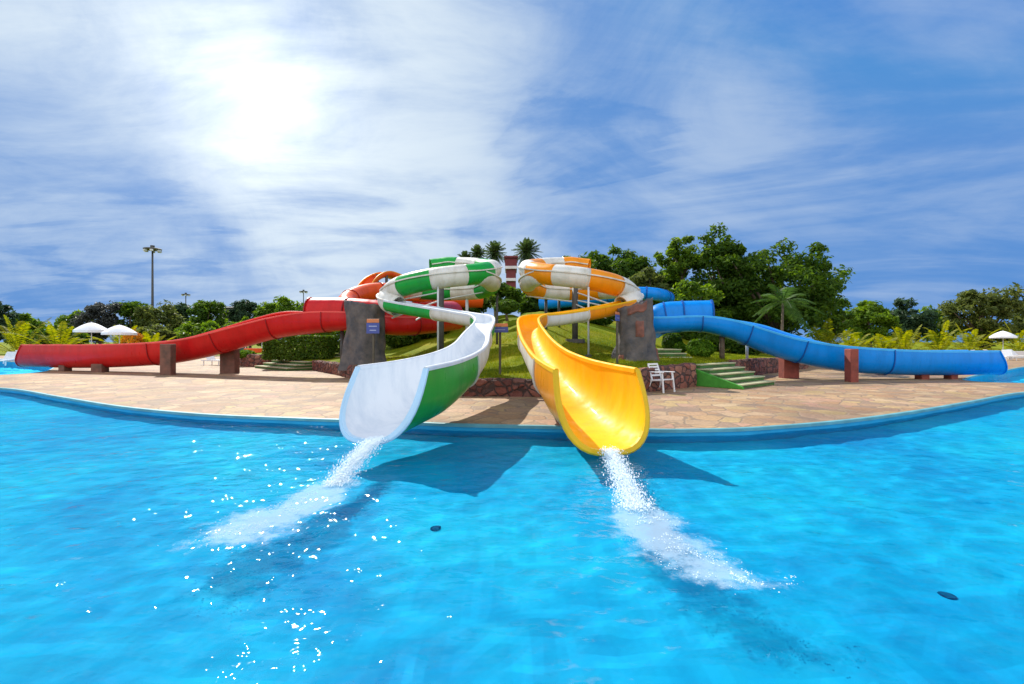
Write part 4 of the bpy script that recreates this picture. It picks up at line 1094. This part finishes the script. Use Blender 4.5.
LG = [(6, 33, .4, 'white lounger at the left picture edge beyond the small pool'), (14, 36, -.3, 'white lounger behind the first one beyond the small left pool'), (22, 40, .9, 'white lounger farthest along the left pool, beside the red trough mouth'), (215, 33, 1.2, 'white lounger under the rising red trough between two brown pillars'),
      (237, 34, .8, 'white lounger beside the curved rubble planter'), (243, 36.5, 1.4, 'white lounger stacked near the kiosk behind the planter'), (985, 41, .4, 'white lounger just beyond the blue trough mouth'), (997, 43, 1.2, 'white lounger left of the right parasol pole'), (1009, 42, -.6, 'white lounger right of the right parasol pole'), (1020, 44, .2, 'white lounger at the right picture edge behind the small pool'),
      (815, 33, 1.3, 'white lounger seen under the blue trough beside the wide pillar'), (835, 34, 1.0, 'white lounger seen under the blue trough beside the tall narrow pillar')]
proto = None
for px, Y, a, lb in LG:
    x = (px - 512) / F * Y
    if proto is None: proto = lounger_proto(lb); proto.location = (x, Y, 0); proto.rotation_euler = (0, 0, a)
    else: dup(proto, (x, Y, 0), a, lb)
# low white wall behind the right loungers
o = build('low_wall', MB().box((54, 47.2, .35), (14, .3, .7)), M['white_wall'], bevel=.02); tag(o, 'low white wall behind the loungers on the right terrace', 'wall')

# ------------------------------------------------------------------ falling water, foam, drains
def drop(mb, p, r, st=1.0, d=Vector((0, 0, 1))):
    u = d.normalized(); a = u.cross(Vector((.31, .77, .55))).normalized(); b_ = u.cross(a)
    mb.add([p + u * r * st, p + a * r, p + b_ * r, p - a * r, p - b_ * r, p - u * r * st], [(0, 1, 2), (0, 2, 3), (0, 3, 4), (0, 4, 1), (5, 2, 1), (5, 3, 2), (5, 4, 3), (5, 1, 4)])
def jet(a, b, wa, wb, n, label, seed, dirv):
    r = random.Random(seed); mb = MB(); side = Vector((1, 0, 0))
    for _ in range(n):
        s = r.random() ** .9; q = a.lerp(b, s); q.z = a.z + (b.z - a.z) * (s ** 1.7)
        wdt = wa + (wb - wa) * s
        u = r.gauss(0, .42)
        p = q + side * u * wdt + Vector((0, r.gauss(0, .05), r.gauss(0, .02 + .03 * s)))
        if p.z < -.11: p.z = -.11 + r.random() * .05
        drop(mb, p, .0022 + .0065 * r.random() ** 2.5, r.uniform(1, 3.2), (b - a) + Vector((0, 0, -.4)))
    tag(build('falling_water', mb, M['spray'], smooth='leaf'), label, 'falling water', kind='stuff')
m, nt, b = newmat('water_spray'); b.inputs['Base Color'].default_value = (.85, .93, .97, 1); b.inputs['Roughness'].default_value = .25
M['spray'] = m
jet(P(378, 438, 7.25), G(334, 487, -.12), .16, .17, 9000, 'spray of white water falling from the white chute', 1, None)
jet(P(609, 449, 7.15), G(637, 512, -.12), .16, .19, 10500, 'spray of white water falling from the yellow chute', 2, None)
def foam(line, n, label, seed):
    r = random.Random(seed); mb = MB(); sm = foam_samples(line)
    while n > 0:
        q = sm[int(r.random() * len(sm))]
        if r.random() > q[3]: continue
        p = Vector((q[0] + r.gauss(0, .3) * q[2], q[1] + r.gauss(0, .3) * q[2]))
        if noise.noise((p.x * 4 + seed, p.y * 4, 0)) + .5 * noise.noise((p.x * 11, p.y * 11, seed)) < .02: n -= .2; continue
        rad = .002 + .006 * r.random() ** 3
        drop(mb, Vector((p.x, p.y, -.112 + .02 * r.random() ** 2)), rad, .6)
        n -= 1
    tag(build('foam', mb, M['spray'], smooth='leaf'), label, 'foam', kind='stuff')
foam(FOAM_A, 1300, 'white foam trail on the water below the white chute', 5)
foam(FOAM_B, 1300, 'white foam trail on the water below the yellow chute', 8)
def drain(px, py, r_, label):
    c = G(px, py, -.62); c.z = -PD + .055 * noise.noise((c.x * 1.9, c.y * 1.9, 1.3)) + .03 * noise.noise((c.x * 5.1, c.y * 5.1, 4.3)) + .004; e = thing('pool_drain', label, 'drain', c, 'drains on the pool floor')
    build('cover', MB().lathe([(.005, c.z + .010), (r_, c.z + .007), (r_ * 1.1, c.z - .05)], (c.x, c.y, 0), 16), M['drain'], e)
    mm = MB()
    for k in range(5): mm.box((c.x, c.y - r_ * .6 + k * r_ * .3, c.z + .010), (r_ * 1.3, .014, .006))
    build('grille', mm, M['pool_wall'], e)
drain(436, 554, .06, 'small dark drain on the pool floor between the two foam trails')
drain(948, 631, .055, 'small dark drain on the pool floor at the lower right')
